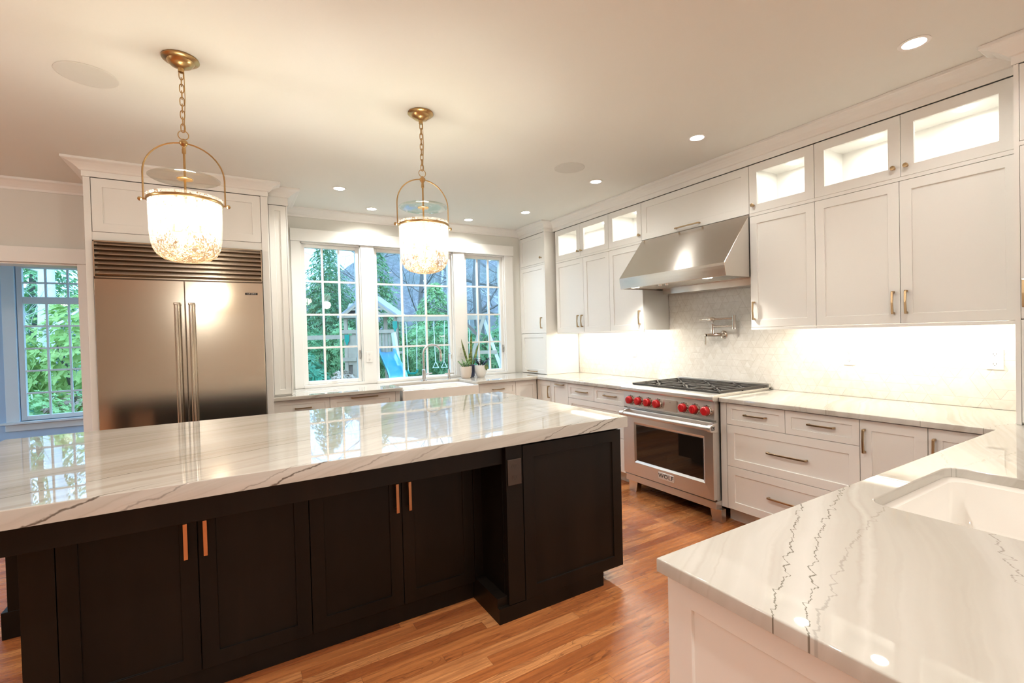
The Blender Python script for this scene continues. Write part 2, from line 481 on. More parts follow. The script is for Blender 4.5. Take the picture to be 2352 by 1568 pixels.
def mat_ground():
    m, nt, b = new_mat('winter_lawn')
    x, y, z = position(nt)
    f = noise(nt, combine(nt, x, y, z), 1.4, 6, 0.7)
    setc(nt, b, 'Base Color', ramp(f, [(0.3, (0.10, 0.15, 0.07)), (0.55, (0.20, 0.24, 0.12)), (0.75, (0.34, 0.27, 0.18))]))
    setc(nt, b, 'Roughness', 0.95)
    return m
M['ground'] = mat_ground()

# ------------------------------------------------------------------ mesh builder
class MB:
    def __init__(s, fr=None):
        s.v, s.f, s.sm = [], [], []
        s.fr = fr or (lambda a, b, c: (a, b, c))
    def add(s, vs, fs, smooth=False):
        o = len(s.v)
        s.v += [s.fr(*p) for p in vs]
        s.f += [tuple(i + o for i in f) for f in fs]
        s.sm += [smooth] * len(fs)
        return s
    def box(s, a, b):
        (x0, y0, z0), (x1, y1, z1) = a, b
        return s.add([(x0, y0, z0), (x1, y0, z0), (x1, y1, z0), (x0, y1, z0), (x0, y0, z1), (x1, y0, z1), (x1, y1, z1), (x0, y1, z1)],
                     [(3, 2, 1, 0), (4, 5, 6, 7), (0, 1, 5, 4), (1, 2, 6, 5), (2, 3, 7, 6), (3, 0, 4, 7)])
    def hexa(s, p):      # eight corners, bottom ring then top ring
        return s.add(p, [(3, 2, 1, 0), (4, 5, 6, 7), (0, 1, 5, 4), (1, 2, 6, 5), (2, 3, 7, 6), (3, 0, 4, 7)])
    def bar(s, a, b, w, h=None, up=(0, 0, 1)):
        h = h or w
        a, b = Vector(a), Vector(b); d = (b - a).normalized(); up = Vector(up)
        if abs(d.dot(up)) > 0.98: up = Vector((1, 0, 0))
        p = d.cross(up).normalized() * w / 2; q = p.cross(d).normalized() * h / 2
        return s.hexa([tuple(c) for c in (a - p - q, a + p - q, a + p + q, a - p + q, b - p - q, b + p - q, b + p + q, b - p + q)])
    def prism(s, poly, mp, d0, d1, smooth=False):
        """poly: list of (p, q); mp(p, q, d) -> local point"""
        n = len(poly)
        return s.add([mp(p, q, d0) for p, q in poly] + [mp(p, q, d1) for p, q in poly],
                     [tuple(range(n))[::-1], tuple(range(n, 2 * n))] + [(i, (i + 1) % n, n + (i + 1) % n, n + i) for i in range(n)], smooth)
    def tube(s, path, r, n=10, closed=False, cap=True):
        pts = [Vector(p) for p in path]; m = len(pts)
        rr = r if isinstance(r, (list, tuple)) else [r] * m
        rings = []; prev = None
        for i in range(m):
            a = pts[i - 1] if (i > 0 or closed) else pts[i]
            b = pts[(i + 1) % m] if (i < m - 1 or closed) else pts[i]
            t = (b - a).normalized()
            if prev is None:
                ref = Vector((0, 0, 1)) if abs(t.z) < 0.9 else Vector((1, 0, 0))
                prev = t.cross(ref).normalized()
            else:
                prev = (prev - t * prev.dot(t)).normalized()
            q = t.cross(prev)
            rings.append([tuple(pts[i] + (prev * math.cos(2 * PI * k / n) + q * math.sin(2 * PI * k / n)) * rr[i]) for k in range(n)])
        vs = [p for ring in rings for p in ring]
        fs = []
        for i in range(m if closed else m - 1):
            j = (i + 1) % m
            for k in range(n):
                fs.append((i * n + k, i * n + (k + 1) % n, j * n + (k + 1) % n, j * n + k))
        if cap and not closed:
            fs += [tuple(range(n))[::-1], tuple((m - 1) * n + k for k in range(n))]
        return s.add(vs, fs, True)
    def lathe(s, prof, c=(0, 0, 0), n=24, axis='z'):
        """prof: (radius, height along axis)"""
        mp = {'z': lambda a, b, h: (c[0] + a, c[1] + b, c[2] + h), 'y': lambda a, b, h: (c[0] + a, c[1] + h, c[2] + b), 'x': lambda a, b, h: (c[0] + h, c[1] + a, c[2] + b)}[axis]
        vs, fs = [], []
        idx = []
        for (r, h) in prof:
            if r < 1e-6:
                idx.append([len(vs)]); vs.append(mp(0, 0, h))
            else:
                idx.append(list(range(len(vs), len(vs) + n)))
                vs += [mp(r * math.cos(2 * PI * k / n), r * math.sin(2 * PI * k / n), h) for k in range(n)]
        for i in range(len(prof) - 1):
            A, B = idx[i], idx[i + 1]
            for k in range(n):
                k2 = (k + 1) % n
                if len(A) == 1 and len(B) == 1: continue
                if len(A) == 1: fs.append((A[0], B[k2], B[k]))
                elif len(B) == 1: fs.append((A[k], A[k2], B[0]))
                else: fs.append((A[k], A[k2], B[k2], B[k]))
        return s.add(vs, fs, True)
    def sweep(s, path, prof, ends=True):
        """moulding: path in plan, prof (offset to the right-hand side of the path, z), mitred"""
        P = [Vector((p[0], p[1])) for p in path]; m = len(P); off = []
        for i in range(m):
            ns = []
            if i > 0: d = (P[i] - P[i - 1]).normalized(); ns.append(Vector((d.y, -d.x)))
            if i < m - 1: d = (P[i + 1] - P[i]).normalized(); ns.append(Vector((d.y, -d.x)))
            if len(ns) == 2:
                b = (ns[0] + ns[1]); b = b / (1 + ns[0].dot(ns[1])); off.append(b)
            else: off.append(ns[0])
        k = len(prof)
        vs = [(P[i].x + off[i].x * o, P[i].y + off[i].y * o, z) for i in range(m) for (o, z) in prof]
        fs = [(i * k + j, i * k + (j + 1) % k, (i + 1) * k + (j + 1) % k, (i + 1) * k + j) for i in range(m - 1) for j in range(k)]
        if ends: fs += [tuple(range(k)), tuple((m - 1) * k + j for j in range(k))[::-1]]
        return s.add(vs, fs)
    def slab(s, outer, holes, z0, z1, e=.004, steps=3):
        """flat slab with eased top edges; outer and holes are plan loops"""
        def area(l): return sum(l[i][0] * l[(i + 1) % len(l)][1] - l[(i + 1) % len(l)][0] * l[i][1] for i in range(len(l))) / 2
        L = [list(outer) if area(outer) > 0 else list(outer)[::-1]] + [list(h) if area(h) < 0 else list(h)[::-1] for h in holes]
        def inset(l, d):
            out = []
            for i in range(len(l)):
                p, q, r = Vector(l[i - 1]), Vector(l[i]), Vector(l[(i + 1) % len(l)])
                n1 = (q - p).normalized(); n2 = (r - q).normalized()
                n1 = Vector((-n1.y, n1.x)); n2 = Vector((-n2.y, n2.x))
                m = (n1 + n2) / (1 + n1.dot(n2)); o = q + m * d; out.append((o.x, o.y))
            return out
        tops = []; base0 = []
        for l in L:
            k = len(l)
            rings = [(l, z0)] + [(inset(l, e * (1 - math.cos(PI / 2 * j / steps))), z1 - e + e * math.sin(PI / 2 * j / steps)) for j in range(steps + 1)]
            vs = [(x, y, z) for ring, z in rings for x, y in ring]
            fs = [(j * k + i, j * k + (i + 1) % k, (j + 1) * k + (i + 1) % k, (j + 1) * k + i) for j in range(len(rings) - 1) for i in range(k)]
            s.add(vs, fs, True)
            tops.append(rings[-1][0]); base0.append(l)
        for loops, z in ((tops, z1), (base0, z0)):
            vv = [[Vector((x, y, 0)) for x, y in l] for l in loops]
            s.add([(p.x, p.y, z) for l in vv for p in l], [tuple(t) for t in tessellate_polygon(vv)])
        return s
    def build(s, name, mat, parent=None, label=None, bevel=0.0, seg=2, sharp=40, recalc=True, loc=None, kind=None, weld=False):
        base = Vector((0, 0, 0))
        if parent is not None:
            q = parent
            while q is not None: base += q.location; q = q.parent
        elif loc == 'base':
            xs, ys, zs = zip(*s.v)
            base = Vector(((min(xs) + max(xs)) / 2, (min(ys) + max(ys)) / 2, min(zs)))
        elif loc is not None: base = Vector(loc)
        me = bpy.data.meshes.new(name)
        me.from_pydata([(p[0] - base.x, p[1] - base.y, p[2] - base.z) for p in s.v], [], s.f)
        me.polygons.foreach_set('use_smooth', s.sm)
        if recalc:
            bm = bmesh.new(); bm.from_mesh(me)
            if weld: bmesh.ops.remove_doubles(bm, verts=bm.verts, dist=1e-6)
            bmesh.ops.recalc_face_normals(bm, faces=bm.faces)
            bm.to_mesh(me); bm.free()
        if any(s.sm): me.set_sharp_from_angle(angle=math.radians(sharp))
        me.materials.append(mat)
        me.update()
        o = bpy.data.objects.new(name, me); COL.objects.link(o)
        if parent is not None: o.parent = parent
        else: o.location = base
        if bevel > 0:
            md = o.modifiers.new('edge', 'BEVEL'); md.width = bevel; md.segments = seg
            md.limit_method = 'ANGLE'; md.angle_limit = math.radians(35); md.harden_normals = False
        if label: o['label'] = label
        if kind: o['kind'] = kind
        return o

def thing(name, label, cat, loc=(0, 0, 0), group=None):
    o = bpy.data.objects.new(name, None); COL.objects.link(o)
    o.empty_display_size = 0.05
    o.location = loc; o['label'] = label; o['category'] = cat
    if group: o['group'] = group
    return o

def tag(o, label, cat, group=None, kind=None):
    o['label'] = label; o['category'] = cat
    if group: o['group'] = group
    if kind: o['kind'] = kind
    return o

def struct(name, mb, mat, parent=None, bevel=0.0, label=None):
    o = mb.build(name, mat, parent, bevel=bevel)
    if parent is None: o['kind'] = 'structure'
    if label: o['label'] = label
    return o

def copy_tree(o, parent=None):
    c = o.copy(); COL.objects.link(c); c.parent = parent
    for ch in o.children: copy_tree(ch, c)
    return c

def lamp(name, kind, power, loc, parent=None, col=WARM, size=0.05, sizey=None, rot=(0, 0, 0), spread=None, blend=None, angle=None):
    l = bpy.data.lights.new(name, kind); l.energy = power; l.color = col
    if kind == 'AREA':
        l.shape = 'RECTANGLE' if sizey else 'DISK'; l.size = size
        if sizey: l.size_y = sizey
        if spread: l.spread = spread
    else:
        l.shadow_soft_size = size
    if kind == 'SPOT':
        l.spot_size = angle or 2.0; l.spot_blend = blend or 0.6
    o = bpy.data.objects.new(name, l); COL.objects.link(o)
    base = Vector((0, 0, 0)); q = parent
    while q is not None: base += q.location; q = q.parent
    o.location = Vector(loc) - base; o.rotation_euler = rot
    if parent is not None: o.parent = parent
    return o

RW = lambda x: (lambda u, n, z: (x - n, u, z))       # faces -X, u runs along Y
WW = lambda y: (lambda u, n, z: (u, y - n, z))       # faces -Y, u runs along X

# ------------------------------------------------------------------ room shell
CEIL = 2.74
mb = MB(); mb.box((-6, -5, -0.06), (3.9, 5.36, 0)); mb.box((-4.6, 5.36, -0.06), (-0.35, 7.6, 0))
struct('floor', mb, M['floor'])
mb = MB(); mb.box((-6, -5, CEIL), (3.9, 5.36, CEIL + 0.1)); struct('ceiling', mb, M['ceiling'])
# window wall with the openings
WY0, WY1 = 5.20, 5.36
OP = [(0.612, 1.208), (1.345, 2.288), (2.432, 2.993)]
WZ0, WZ1 = 0.93, 2.405
mb = MB()
mb.box((-6, WY0, 0), (-2.6, WY1, CEIL)); mb.box((-2.6, WY0, 2.085), (-1.09, WY1, CEIL)); mb.box((-1.09, WY0, 0), (0.612, WY1, CEIL))
mb.box((0.612, WY0, 0), (2.993, WY1, WZ0)); mb.box((0.612, WY0, WZ1), (2.993, WY1, CEIL))
mb.box((1.208, WY0, WZ0), (1.345, WY1, WZ1)); mb.box((2.288, WY0, WZ0), (2.432, WY1, WZ1)); mb.box((2.993, WY0, 0), (3.9, WY1, CEIL))
struct('wall_back', mb, M['wall'])
mb = MB(); mb.box((3.735, -5, 0), (3.9, 5.2, CEIL)); struct('wall_right', mb, M['wall'])
mb = MB(); mb.box((-6.15, -5, 0), (-6, 5.36, CEIL)); struct('wall_left', mb, M['wall'])
mb = MB(); mb.box((-6.15, -5.15, 0), (3.9, -5, CEIL)); struct('wall_front', mb, M['wall'])

# window casings
mb = MB()
mb.box((0.520, 5.158, 2.409), (3.118, 5.199, 2.532))                     # head
for a, b in ((0.524, 0.612), (1.208, 1.345), (2.288, 2.432), (2.993, 3.114)):
    mb.box((a, 5.178, 0.9155), (b, 5.199, 2.409))
struct('trim_1', mb, M['trim'], bevel=0.002)
# jamb liners of the three openings
mb = MB()
for a, b in OP:
    mb.box((a, 5.199, WZ0), (a + 0.012, 5.33, WZ1)); mb.box((b - 0.012, 5.199, WZ0), (b, 5.33, WZ1))
    mb.box((a, 5.199, WZ1 - 0.012), (b, 5.33, WZ1)); mb.box((a, 5.17, 0.9155), (b, 5.33, WZ0 + 0.012))
struct('trim_2', mb, M['trim'])
# doorway casing
mb = MB()
mb.box((-2.72, 5.155, 2.083), (-1.03, 5.199, 2.205)); mb.box((-1.09, 5.176, 0), (-0.985, 5.199, 2.083)); mb.box((-2.69, 5.176, 0), (-2.6, 5.199, 2.083))
mb.box((-1.09, 5.199, 0), (-1.075, 5.362, 2.085)); mb.box((-2.6, 5.199, 2.07), (-1.09, 5.362, 2.085)); mb.box((-2.6, 5.199, 0), (-2.585, 5.362, 2.085))
struct('trim_3', mb, M['trim'], bevel=0.002)
# crown along the back wall, two visible runs
WCR = [(0, 2.655), (0.012, 2.655), (0.014, 2.672), (0.03, 2.690), (0.055, 2.712), (0.074, 2.722), (0.076, 2.739), (0, 2.739)]
mb = MB()
mb.sweep([(-6, 5.199), (-0.905, 5.199)], WCR)
mb.sweep([(0.452, 5.199), (3.225, 5.199)], WCR)
struct('trim_4', mb, M['trim'])

def window(name, a, b, z0, z1, y, rows, cols, frame=0.034, deep=0.06, transom=None, mat=None):
    """sash with divided lights; a..b opening, y = glass plane"""
    mat = mat or M['trim']
    root = bpy.data.objects.new(name, None); COL.objects.link(root); root.location = ((a + b) / 2, y, z0); root['kind'] = 'structure'
    m = MB()
    for (p, q) in (((a, y - deep / 2, z0), (a + frame, y + deep / 2, z1)), ((b - frame, y - deep / 2, z0), (b, y + deep / 2, z1)),
                   ((a + frame, y - deep / 2, z0), (b - frame, y + deep / 2, z0 + frame)), ((a + frame, y - deep / 2, z1 - frame), (b - frame, y + deep / 2, z1))):
        m.box(p, q)
    if transom: m.box((a + frame, y - deep / 2, transom[0]), (b - frame, y + deep / 2, transom[1]))
    m.build('window_frame', mat, root, bevel=0.003)
    bays = [(z0 + frame, z1 - frame, rows)] if not transom else [(z0 + frame, transom[0], rows), (transom[1], z1 - frame, 2)]
    for (za, zb, nr) in bays:
        g = MB(); g.box((a + frame, y - 0.003, za), (b - frame, y + 0.003, zb)); g.build('pane', M['glass'], root)
        k = MB()
        xa, xb = a + frame, b - frame
        for i in range(1, cols):
            x = xa + (xb - xa) * i / cols; k.box((x - 0.010, y - 0.014, za), (x + 0.010, y + 0.014, zb))
        for i in range(1, nr):
            z = za + (zb - za) * i / nr; k.box((xa, y - 0.012, z - 0.010), (xb, y + 0.012, z + 0.010))
        k.build('muntin', mat, root)
    return root

GY = 5.262
wins = []
for i, (a, b) in enumerate(OP):
    w = window('window_%d' % (i + 1), a + 0.013, b - 0.013, 0.944 if i != 1 else 0.918, WZ1 - 0.013, GY, 4, 3)
    wins.append(w)
    if i != 1:     # casement crank housing and latch
        xc = (a + b) / 2 + (-0.02 if i == 0 else -0.17)
        m = MB(); m.prism([(-0.062, 0), (0.062, 0), (0.05, 0.022), (0.015, 0.034), (-0.03, 0.026)], lambda p, q, d: (xc + p, 5.232 - d, 0.944 + q), 0, 0.03)
        m.tube([(xc - 0.005, 5.2, 0.966), (xc + 0.05, 5.192, 0.972)], 0.006, 6)
        m.build('crank_handle', M['plastic'], w, bevel=0.003)
        m = MB(); m.box((b - 0.032, 5.222, 1.19), (b - 0.020, 5.232, 1.28)); m.bar((b - 0.026, 5.22, 1.2), (b - 0.026, 5.205, 1.25), 0.012, 0.008)
        m.build('latch', M['nickel'], w)

# ------------------------------------------------------------------ sunroom beyond the doorway
mb = MB()
SY = 7.6
sw0, sw1, sz0, sz1 = -2.15, -1.25, 0.545, 2.385
mb.box((-4.6, SY, 0), (-3.7, SY + .15, CEIL)); mb.box((-3.7, SY, 0), (-2.75, SY + .15, .545)); mb.box((-3.7, SY, 2.385), (-2.75, SY + .15, CEIL))
mb.box((-2.75, SY, 0), (sw0, SY + .15, CEIL)); mb.box((sw0, SY, 0), (sw1, SY + .15, sz0)); mb.box((sw0, SY, sz1), (sw1, SY + .15, CEIL)); mb.box((sw1, SY, 0), (-0.2, SY + .15, CEIL))
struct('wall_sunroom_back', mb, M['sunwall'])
mb = MB(); mb.box((-0.35, 5.361, 0), (-0.2, 5.75, CEIL)); mb.box((-0.35, 7.25, 0), (-0.2, SY, CEIL)); mb.box((-0.35, 5.75, 0), (-0.2, 7.25, .5)); mb.box((-0.35, 5.75, 2.5), (-0.2, 7.25, CEIL)); struct('wall_sunroom_right', mb, M['sunwall'])  # big side opening, out of view, added to let daylight in
mb = MB()
mb.box((-4.75, 5.361, 0), (-4.6, 5.7, CEIL)); mb.box((-4.75, 7.3, 0), (-4.6, SY + .15, CEIL)); mb.box((-4.75, 5.7, 0), (-4.6, 7.3, .5)); mb.box((-4.75, 5.7, 2.4), (-4.6, 7.3, CEIL))  # unseen opening in this wall added for more daylight
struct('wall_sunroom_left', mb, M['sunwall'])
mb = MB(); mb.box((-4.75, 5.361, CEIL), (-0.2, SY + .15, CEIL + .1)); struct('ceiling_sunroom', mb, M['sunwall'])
window('window_4', sw0 + .005, sw1 - .005, sz0 + .005, sz1 - .005, SY + .05, 5, 4, frame=0.05, transom=(1.915, 1.995), mat=M['trim'])
window('window_5', -3.695, -2.755, sz0 + .005, sz1 - .005, SY + .05, 5, 4, frame=0.05, transom=(1.915, 1.995), mat=M['trim'])  # unseen window added to bring daylight into the sunroom
mb = MB()
mb.box((sw0 - .11, SY - .02, sz0), (sw0, SY - .001, sz1 + .0)); mb.box((sw1, SY - .02, sz0), (sw1 + .11, SY - .001, sz1)); mb.box((sw0 - .11, SY - .022, sz1), (sw1 + .11, SY - .001, sz1 + .11))
mb.box((sw0 - .15, SY - .06, sz0 - .025), (sw1 + .15, SY + .02, sz0)); mb.box((sw0 - .12, SY - .02, sz0 - .105), (sw1 + .12, SY - .001, sz0 - .025))
struct('trim_5', mb, M['trim'], bevel=0.003)

# ------------------------------------------------------------------ cabinetry helpers
def front(m, u0, u1, z0, z1, fw=0.056, rec=0.008, th=0.02, glass=False, bot=None):
    """shaker front; outer face at n = 0, back at n = -th"""
    fb = bot if bot is not None else fw
    O = [(u0, z0), (u1, z0), (u1, z1), (u0, z1)]
    I = [(u0 + fw, z0 + fb), (u1 - fw, z0 + fb), (u1 - fw, z1 - fw), (u0 + fw, z1 - fw)]
    vs = [(u, 0, z) for u, z in O] + [(u, 0, z) for u, z in I]
    rin = -th if glass else -rec
    vs += [(u, rin, z) for u, z in I] + [(u, -th, z) for u, z in O]
    fs = [(i, (i + 1) % 4, 4 + (i + 1) % 4, 4 + i) for i in range(4)]
    fs += [(4 + i, 4 + (i + 1) % 4, 8 + (i + 1) % 4, 8 + i) for i in range(4)]
    fs += [(i, 12 + i, 12 + (i + 1) % 4, (i + 1) % 4) for i in range(4)]
    if glass: fs += [(8 + i, 8 + (i + 1) % 4, 12 + (i + 1) % 4, 12 + i) for i in range(4)]
    else: fs += [(8, 9, 10, 11), (15, 14, 13, 12)]
    m.add(vs, fs)
    return m

def pull(fr, u, z, L, vertical=False, w=0.010, n0=0.0):
    """arched bar pull centred at (u, z)"""
    h = L / 2
    poly = [(-h, 0), (-h, .027), (-h + .006, .031), (0, .034), (h - .006, .031), (h, .027), (h, 0), (h - .011, 0), (h - .014, .018), (0, .0245), (-h + .014, .018), (-h + .011, 0)]
    m = MB(fr)
    if vertical: m.prism(poly, lambda p, q, d: (u + d, n0 + q, z + p), -w / 2, w / 2)
    else: m.prism(poly, lambda p, q, d: (u + p, n0 + q, z + d), -w / 2, w / 2)
    return m

def knob_mb(fr, u, z):
    m = MB(fr); prof = [(0, 0), (.008, 0), (.008, .003), (.0045, .005), (.0045, .018), (.0125, .020), (.0135, .024), (.012, .029), (0, .030)]
    n = 16; vs = []; fs = []
    for (r, h) in prof: vs += [(u + r * math.cos(2 * PI * k / n), h, z + r * math.sin(2 * PI * k / n)) for k in range(n)]
    for i in range(len(prof) - 1):
        fs += [(i * n + k, i * n + (k + 1) % n, (i + 1) * n + (k + 1) % n, (i + 1) * n + k) for k in range(n)]
    return m.add(vs, fs, True)

G = 0.0015   # half gap between fronts

def add_front(root, fr, kind, u0, u1, z0, z1, handle=None, hm='bronze', mat='paint', fw=0.056, bot=None, rec=0.008, glass=False):
    m = front(MB(fr), u0 + G, u1 - G, z0 + G, z1 - G, fw, rec, glass=glass, bot=bot)
    d = m.build(kind, M[mat], root, bevel=0.0012, seg=1)
    if glass:
        g = MB(fr); g.box((u0 + fw, -.012, z0 + fw), (u1 - fw, -.009, z1 - fw)); g.build('pane', M['cabglass'], d)
    if handle:
        t = handle[0]
        if t == 'h': pull(fr, handle[1], handle[2], handle[3], n0=handle[4] if len(handle) > 4 else 0).build('handle', M[hm], d, bevel=0.001, seg=1)
        elif t == 'v': pull(fr, handle[1], handle[2], handle[3], True).build('handle', M[hm], d, bevel=0.001, seg=1)
        elif t == 'k': knob_mb(fr, handle[1], handle[2]).build('knob', M[hm], d)
    return d

TH = 0.021

def base_cabinet(label, fr, u0, u1, depth, name='base_cabinet', group=None, toe=(0.105, 0.075), ztop=0.878, mat='paint'):
    c = fr((u0 + u1) / 2, -depth / 2, 0)
    root = thing(name, label, 'cabinet', c, group)
    m = MB(fr); m.box((u0 + .0005, -depth, toe[0]), (u1 - .0005, -TH, ztop)); m.build('body', M[mat], root)
    m = MB(fr); m.box((u0 + .0005, -depth, 0), (u1 - .0005, -TH - toe[1], toe[0])); m.build('toe_kick', M[mat], root)
    return root

def upper_cabinet(label, fr, u0, u1, z0, z1, depth, split=None, group=None, rail=True):
    """wall cabinet; split = height of the lit glazed compartment's floor"""
    c = fr((u0 + u1) / 2, -depth / 2, z0)
    root = thing('wall_cabinet', label, 'cabinet', c, group)
    m = MB(fr); t = 0.018; a, b = u0 + .0005, u1 - .0005
    if split:
        m.box((a, -depth, z0), (b, -TH, split))
        m.box((a, -depth, split), (a + t, -TH, z1)); m.box((b - t, -depth, split), (b, -TH, z1))
        m.box((a + t, -depth, split), (b - t, -depth + .012, z1)); m.box((a + t, -depth + .012, z1 - .02), (b - t, -TH, z1))
    else: m.box((a, -depth, z0), (b, -TH, z1))
    m.build('body', M['paint'], root)
    if split:
        m = MB(fr); m.box((a, -TH, split - .0205), (b, -.001, split + .0005)); m.build('rail', M['paint'], root)
        q = 0.30 * (b - a)
        for uu in ([(a + b) / 2] if b - a < .6 else [a + q * .9, b - q * .9]):
            m = MB(fr); pz = z1 - .0205
            m.lathe([(0, 0), (.03, 0), (.03, -.008), (0, -.008)], (uu, -depth * .55, pz), 16)
            p = m.build('puck_light', M['puck'], root)
            lp = fr(uu, -depth * .55, pz - .012)
            lamp('cabinet_lamp', 'AREA', P_INCAB, lp, root, (1.0, 0.96, 0.86), 0.09)
    if rail:
        m = MB(fr); m.box((a, -.02, z0 - .019), (b, 0, z0 - .0005)); m.build('light_rail', M['paint'], root)
    return root

# ------------------------------------------------------------------ range wall, base units
BX = 3.05; FB = RW(BX); BD = 0.645
ZT = 0.876; ZB = 0.113
c = base_cabinet('white corner base cabinet with a narrow door and upright handle', FB, 4.307, 4.586, BD)
add_front(c, FB, 'door', 4.307, 4.586, ZB, ZT, ('v', 4.337, .752, .138))
c = base_cabinet('white pull-out base unit, handle on its top rail, beside the corner cabinet', FB, 3.996, 4.307, BD)
add_front(c, FB, 'door', 3.996, 4.307, ZB, ZT, ('h', 4.132, .851, .15))
c = base_cabinet('white drawer cabinet on the window side of the range', FB, 3.160, 3.996, BD, name='drawer_cabinet')
add_front(c, FB, 'drawer', 3.578, 3.996, .723, ZT, ('h', 3.768, .803, .18, -.008), fw=.038)
add_front(c, FB, 'drawer', 3.160, 3.578, .723, ZT, ('h', 3.349, .803, .17, -.008), fw=.038)
add_front(c, FB, 'drawer', 3.160, 3.996, .423, .723, ('h', 3.578, .575, .25, -.008))
add_front(c, FB, 'drawer', 3.160, 3.996, ZB, .423, ('h', 3.578, .27, .25, -.008))
c = base_cabinet('white drawer cabinet on the peninsula side of the range, four brass pulls', FB, 1.289, 2.178, BD, name='drawer_cabinet')
m = MB(FB); m.box((2.131, -TH, ZB), (2.1775, 0, ZT)); m.build('filler', M['paint'], c)
add_front(c, FB, 'drawer', 1.710, 2.129, .723, ZT, ('h', 1.913, .806, .158, -.008), fw=.038)
add_front(c, FB, 'drawer', 1.289, 1.710, .723, ZT, ('h', 1.494, .806, .155, -.008), fw=.038)
add_front(c, FB, 'drawer', 1.289, 2.129, .423, .723, ('h', 1.704, .575, .255, -.008))
add_front(c, FB, 'drawer', 1.289, 2.129, ZB, .423, ('h', 1.704, .272, .255, -.008))
c = base_cabinet('white base cabinet whose door handle stands next to the four-pull drawers', FB, .983, 1.289, BD)
add_front(c, FB, 'door', .983, 1.289, ZB, ZT, ('v', 1.263, .759, .137))
c = base_cabinet('white base cabinet in the corner of the range wall and the peninsula', FB, .70, .983, BD)
add_front(c, FB, 'door', .70, .983, ZB, ZT, ('v', .954, .759, .137))

# ------------------------------------------------------------------ range wall, wall units
UX = 3.36; FU = RW(UX); UD = 0.352
U0, U1, US = 1.416, 2.628, 2.265
DT = 2.243
def wall_unit(label, u0, u1, doors, knobs, group=None):
    c = upper_cabinet(label, FU, u0, u1, U0, U1, UD, US)
    for (a, b, hu) in doors: add_front(c, FU, 'door', a, b, U0, DT, ('v', hu, 1.540, .136))
    for (a, b, ku) in knobs: add_front(c, FU, 'glass_door', a, b, US, U1 - .003, ('k', ku, 2.322), glass=True, fw=.06)
    return c
wall_unit('white two-door wall cabinet with lit glass doors, next to the corner tower', 3.660, 4.586, [(4.077, 4.586, 4.172), (3.660, 4.077, 4.103)], [(4.122, 4.586, 4.150), (3.660, 4.122, 4.090)])
wall_unit('white single-door wall cabinet with one lit glass door, window side of the hood', 3.203, 3.660, [(3.203, 3.660, 3.241)], [(3.203, 3.660, 3.224)])
wall_unit('narrow white wall cabinet with one lit glass door, adjoining the hood opposite the window side', 1.664, 2.124, [(1.664, 2.124, 2.094)], [(1.664, 2.124, 2.088)])
wall_unit('wide white wall cabinet with paired brass handles and two large lit glass doors', .708, 1.664, [(1.202, 1.664, 1.233), (.708, 1.202, 1.170)], [(1.193, 1.664, 1.224), (.724, 1.193, 1.163)])
c = upper_cabinet('white lift-up cabinet above the range hood, horizontal brass handle', FU, 2.124, 3.203, US - .001, U1, UD, None, rail=False)
add_front(c, FU, 'lift_door', 2.124, 3.203, US, U1 - .003, ('h', 2.675, 2.295, .25), fw=.06)

# crown over the range-wall run
CRP = [(0, 2.629), (0.006, 2.629), (0.006, 2.668), (0.016, 2.672), (0.026, 2.684), (0.045, 2.700), (0.068, 2.713), (0.092, 2.720), (0.098, 2.724), (0.098, 2.739), (0, 2.739)]
mb = MB(); mb.sweep([(UX, .705), (UX, 4.628)][::-1], CRP)
struct('trim_6', mb, M['trim'])

# tall corner units standing on the worktop
def tower(label, u0, u1, side, splits, hands):
    TX = 3.23; FT = RW(TX); dep = 3.715 - TX
    root = thing('counter_cabinet', label, 'cabinet', (TX + dep / 2, (u0 + u1) / 2, .9155))
    m = MB(FT); m.box((u0, -dep, .9155), (u1, -TH, 2.628))
    m.box((u0, -TH, .9155), (u0 + .018, 0, 2.628)); m.box((u1 - .018, -TH, .9155), (u1, 0, 2.628))
    m.box((u0 + .018, -TH, 2.2432), (u1 - .018, -.001, 2.2628))
    m.build('body', M['paint'], root)
    for (z0, z1), h in zip(splits, hands):
        add_front(root, FT, 'door', u0 + .018, u1 - .018, z0, z1, h, fw=.05)
    m = MB()
    if side < 0: m.sweep([(3.37, u0), (TX, u0), (TX, u1)][::-1], CRP)
    else: m.sweep([(TX, u0), (TX, u1), (3.37, u1)][::-1], CRP)
    m.build('crown', M['trim'], root)
    return root
tower('tall white cabinet tower standing on the counter in the far corner by the window', 4.630, 5.196, -1, [(2.264, 2.626), (1.414, 2.242), (.918, 1.412)],
      [('k', 4.700, 2.328), ('v', 4.713, 1.54, .136), ('h', 4.94, .943, .20)])
tower('tall white cabinet at the photo edge, standing on the peninsula end of the counter', -.10, .705, 1, [(2.264, 2.626), (1.422, 2.242), (.925, 1.420)],
      [('k', .650, 2.316), ('v', .672, 1.545, .136), None])

# backsplash of triangle tiles
mb = MB(); mb.box((3.72, .706, .9155), (3.7345, 4.629, 1.85))
tag(mb.build('tile_backsplash', M['tile'], loc='base'), 'white marble triangle-tile backsplash on the range wall', 'backsplash')

# under-cabinet strips
for (a, b, la, lb, lab) in ((3.23, 4.55, 3.35, 4.62, 'slim lit strip under the wall cabinets, window side of the hood'),
                            (.80, 1.98, .745, 1.93, 'slim lit strip under the wall cabinets above the peninsula corner')):
    mb = MB(); mb.box((3.52, a, 1.402), (3.56, b, 1.4155))
    t = tag(mb.build('under_cabinet_light', M['led'], loc='base'), lab, 'light')
    lamp('strip_lamp', 'AREA', P_UNDER * (b - a), (3.58, (a + b) / 2, 1.398), t, (1.0, 0.95, 0.82), 0.03, b - a, rot=(0, math.radians(-10), 0))

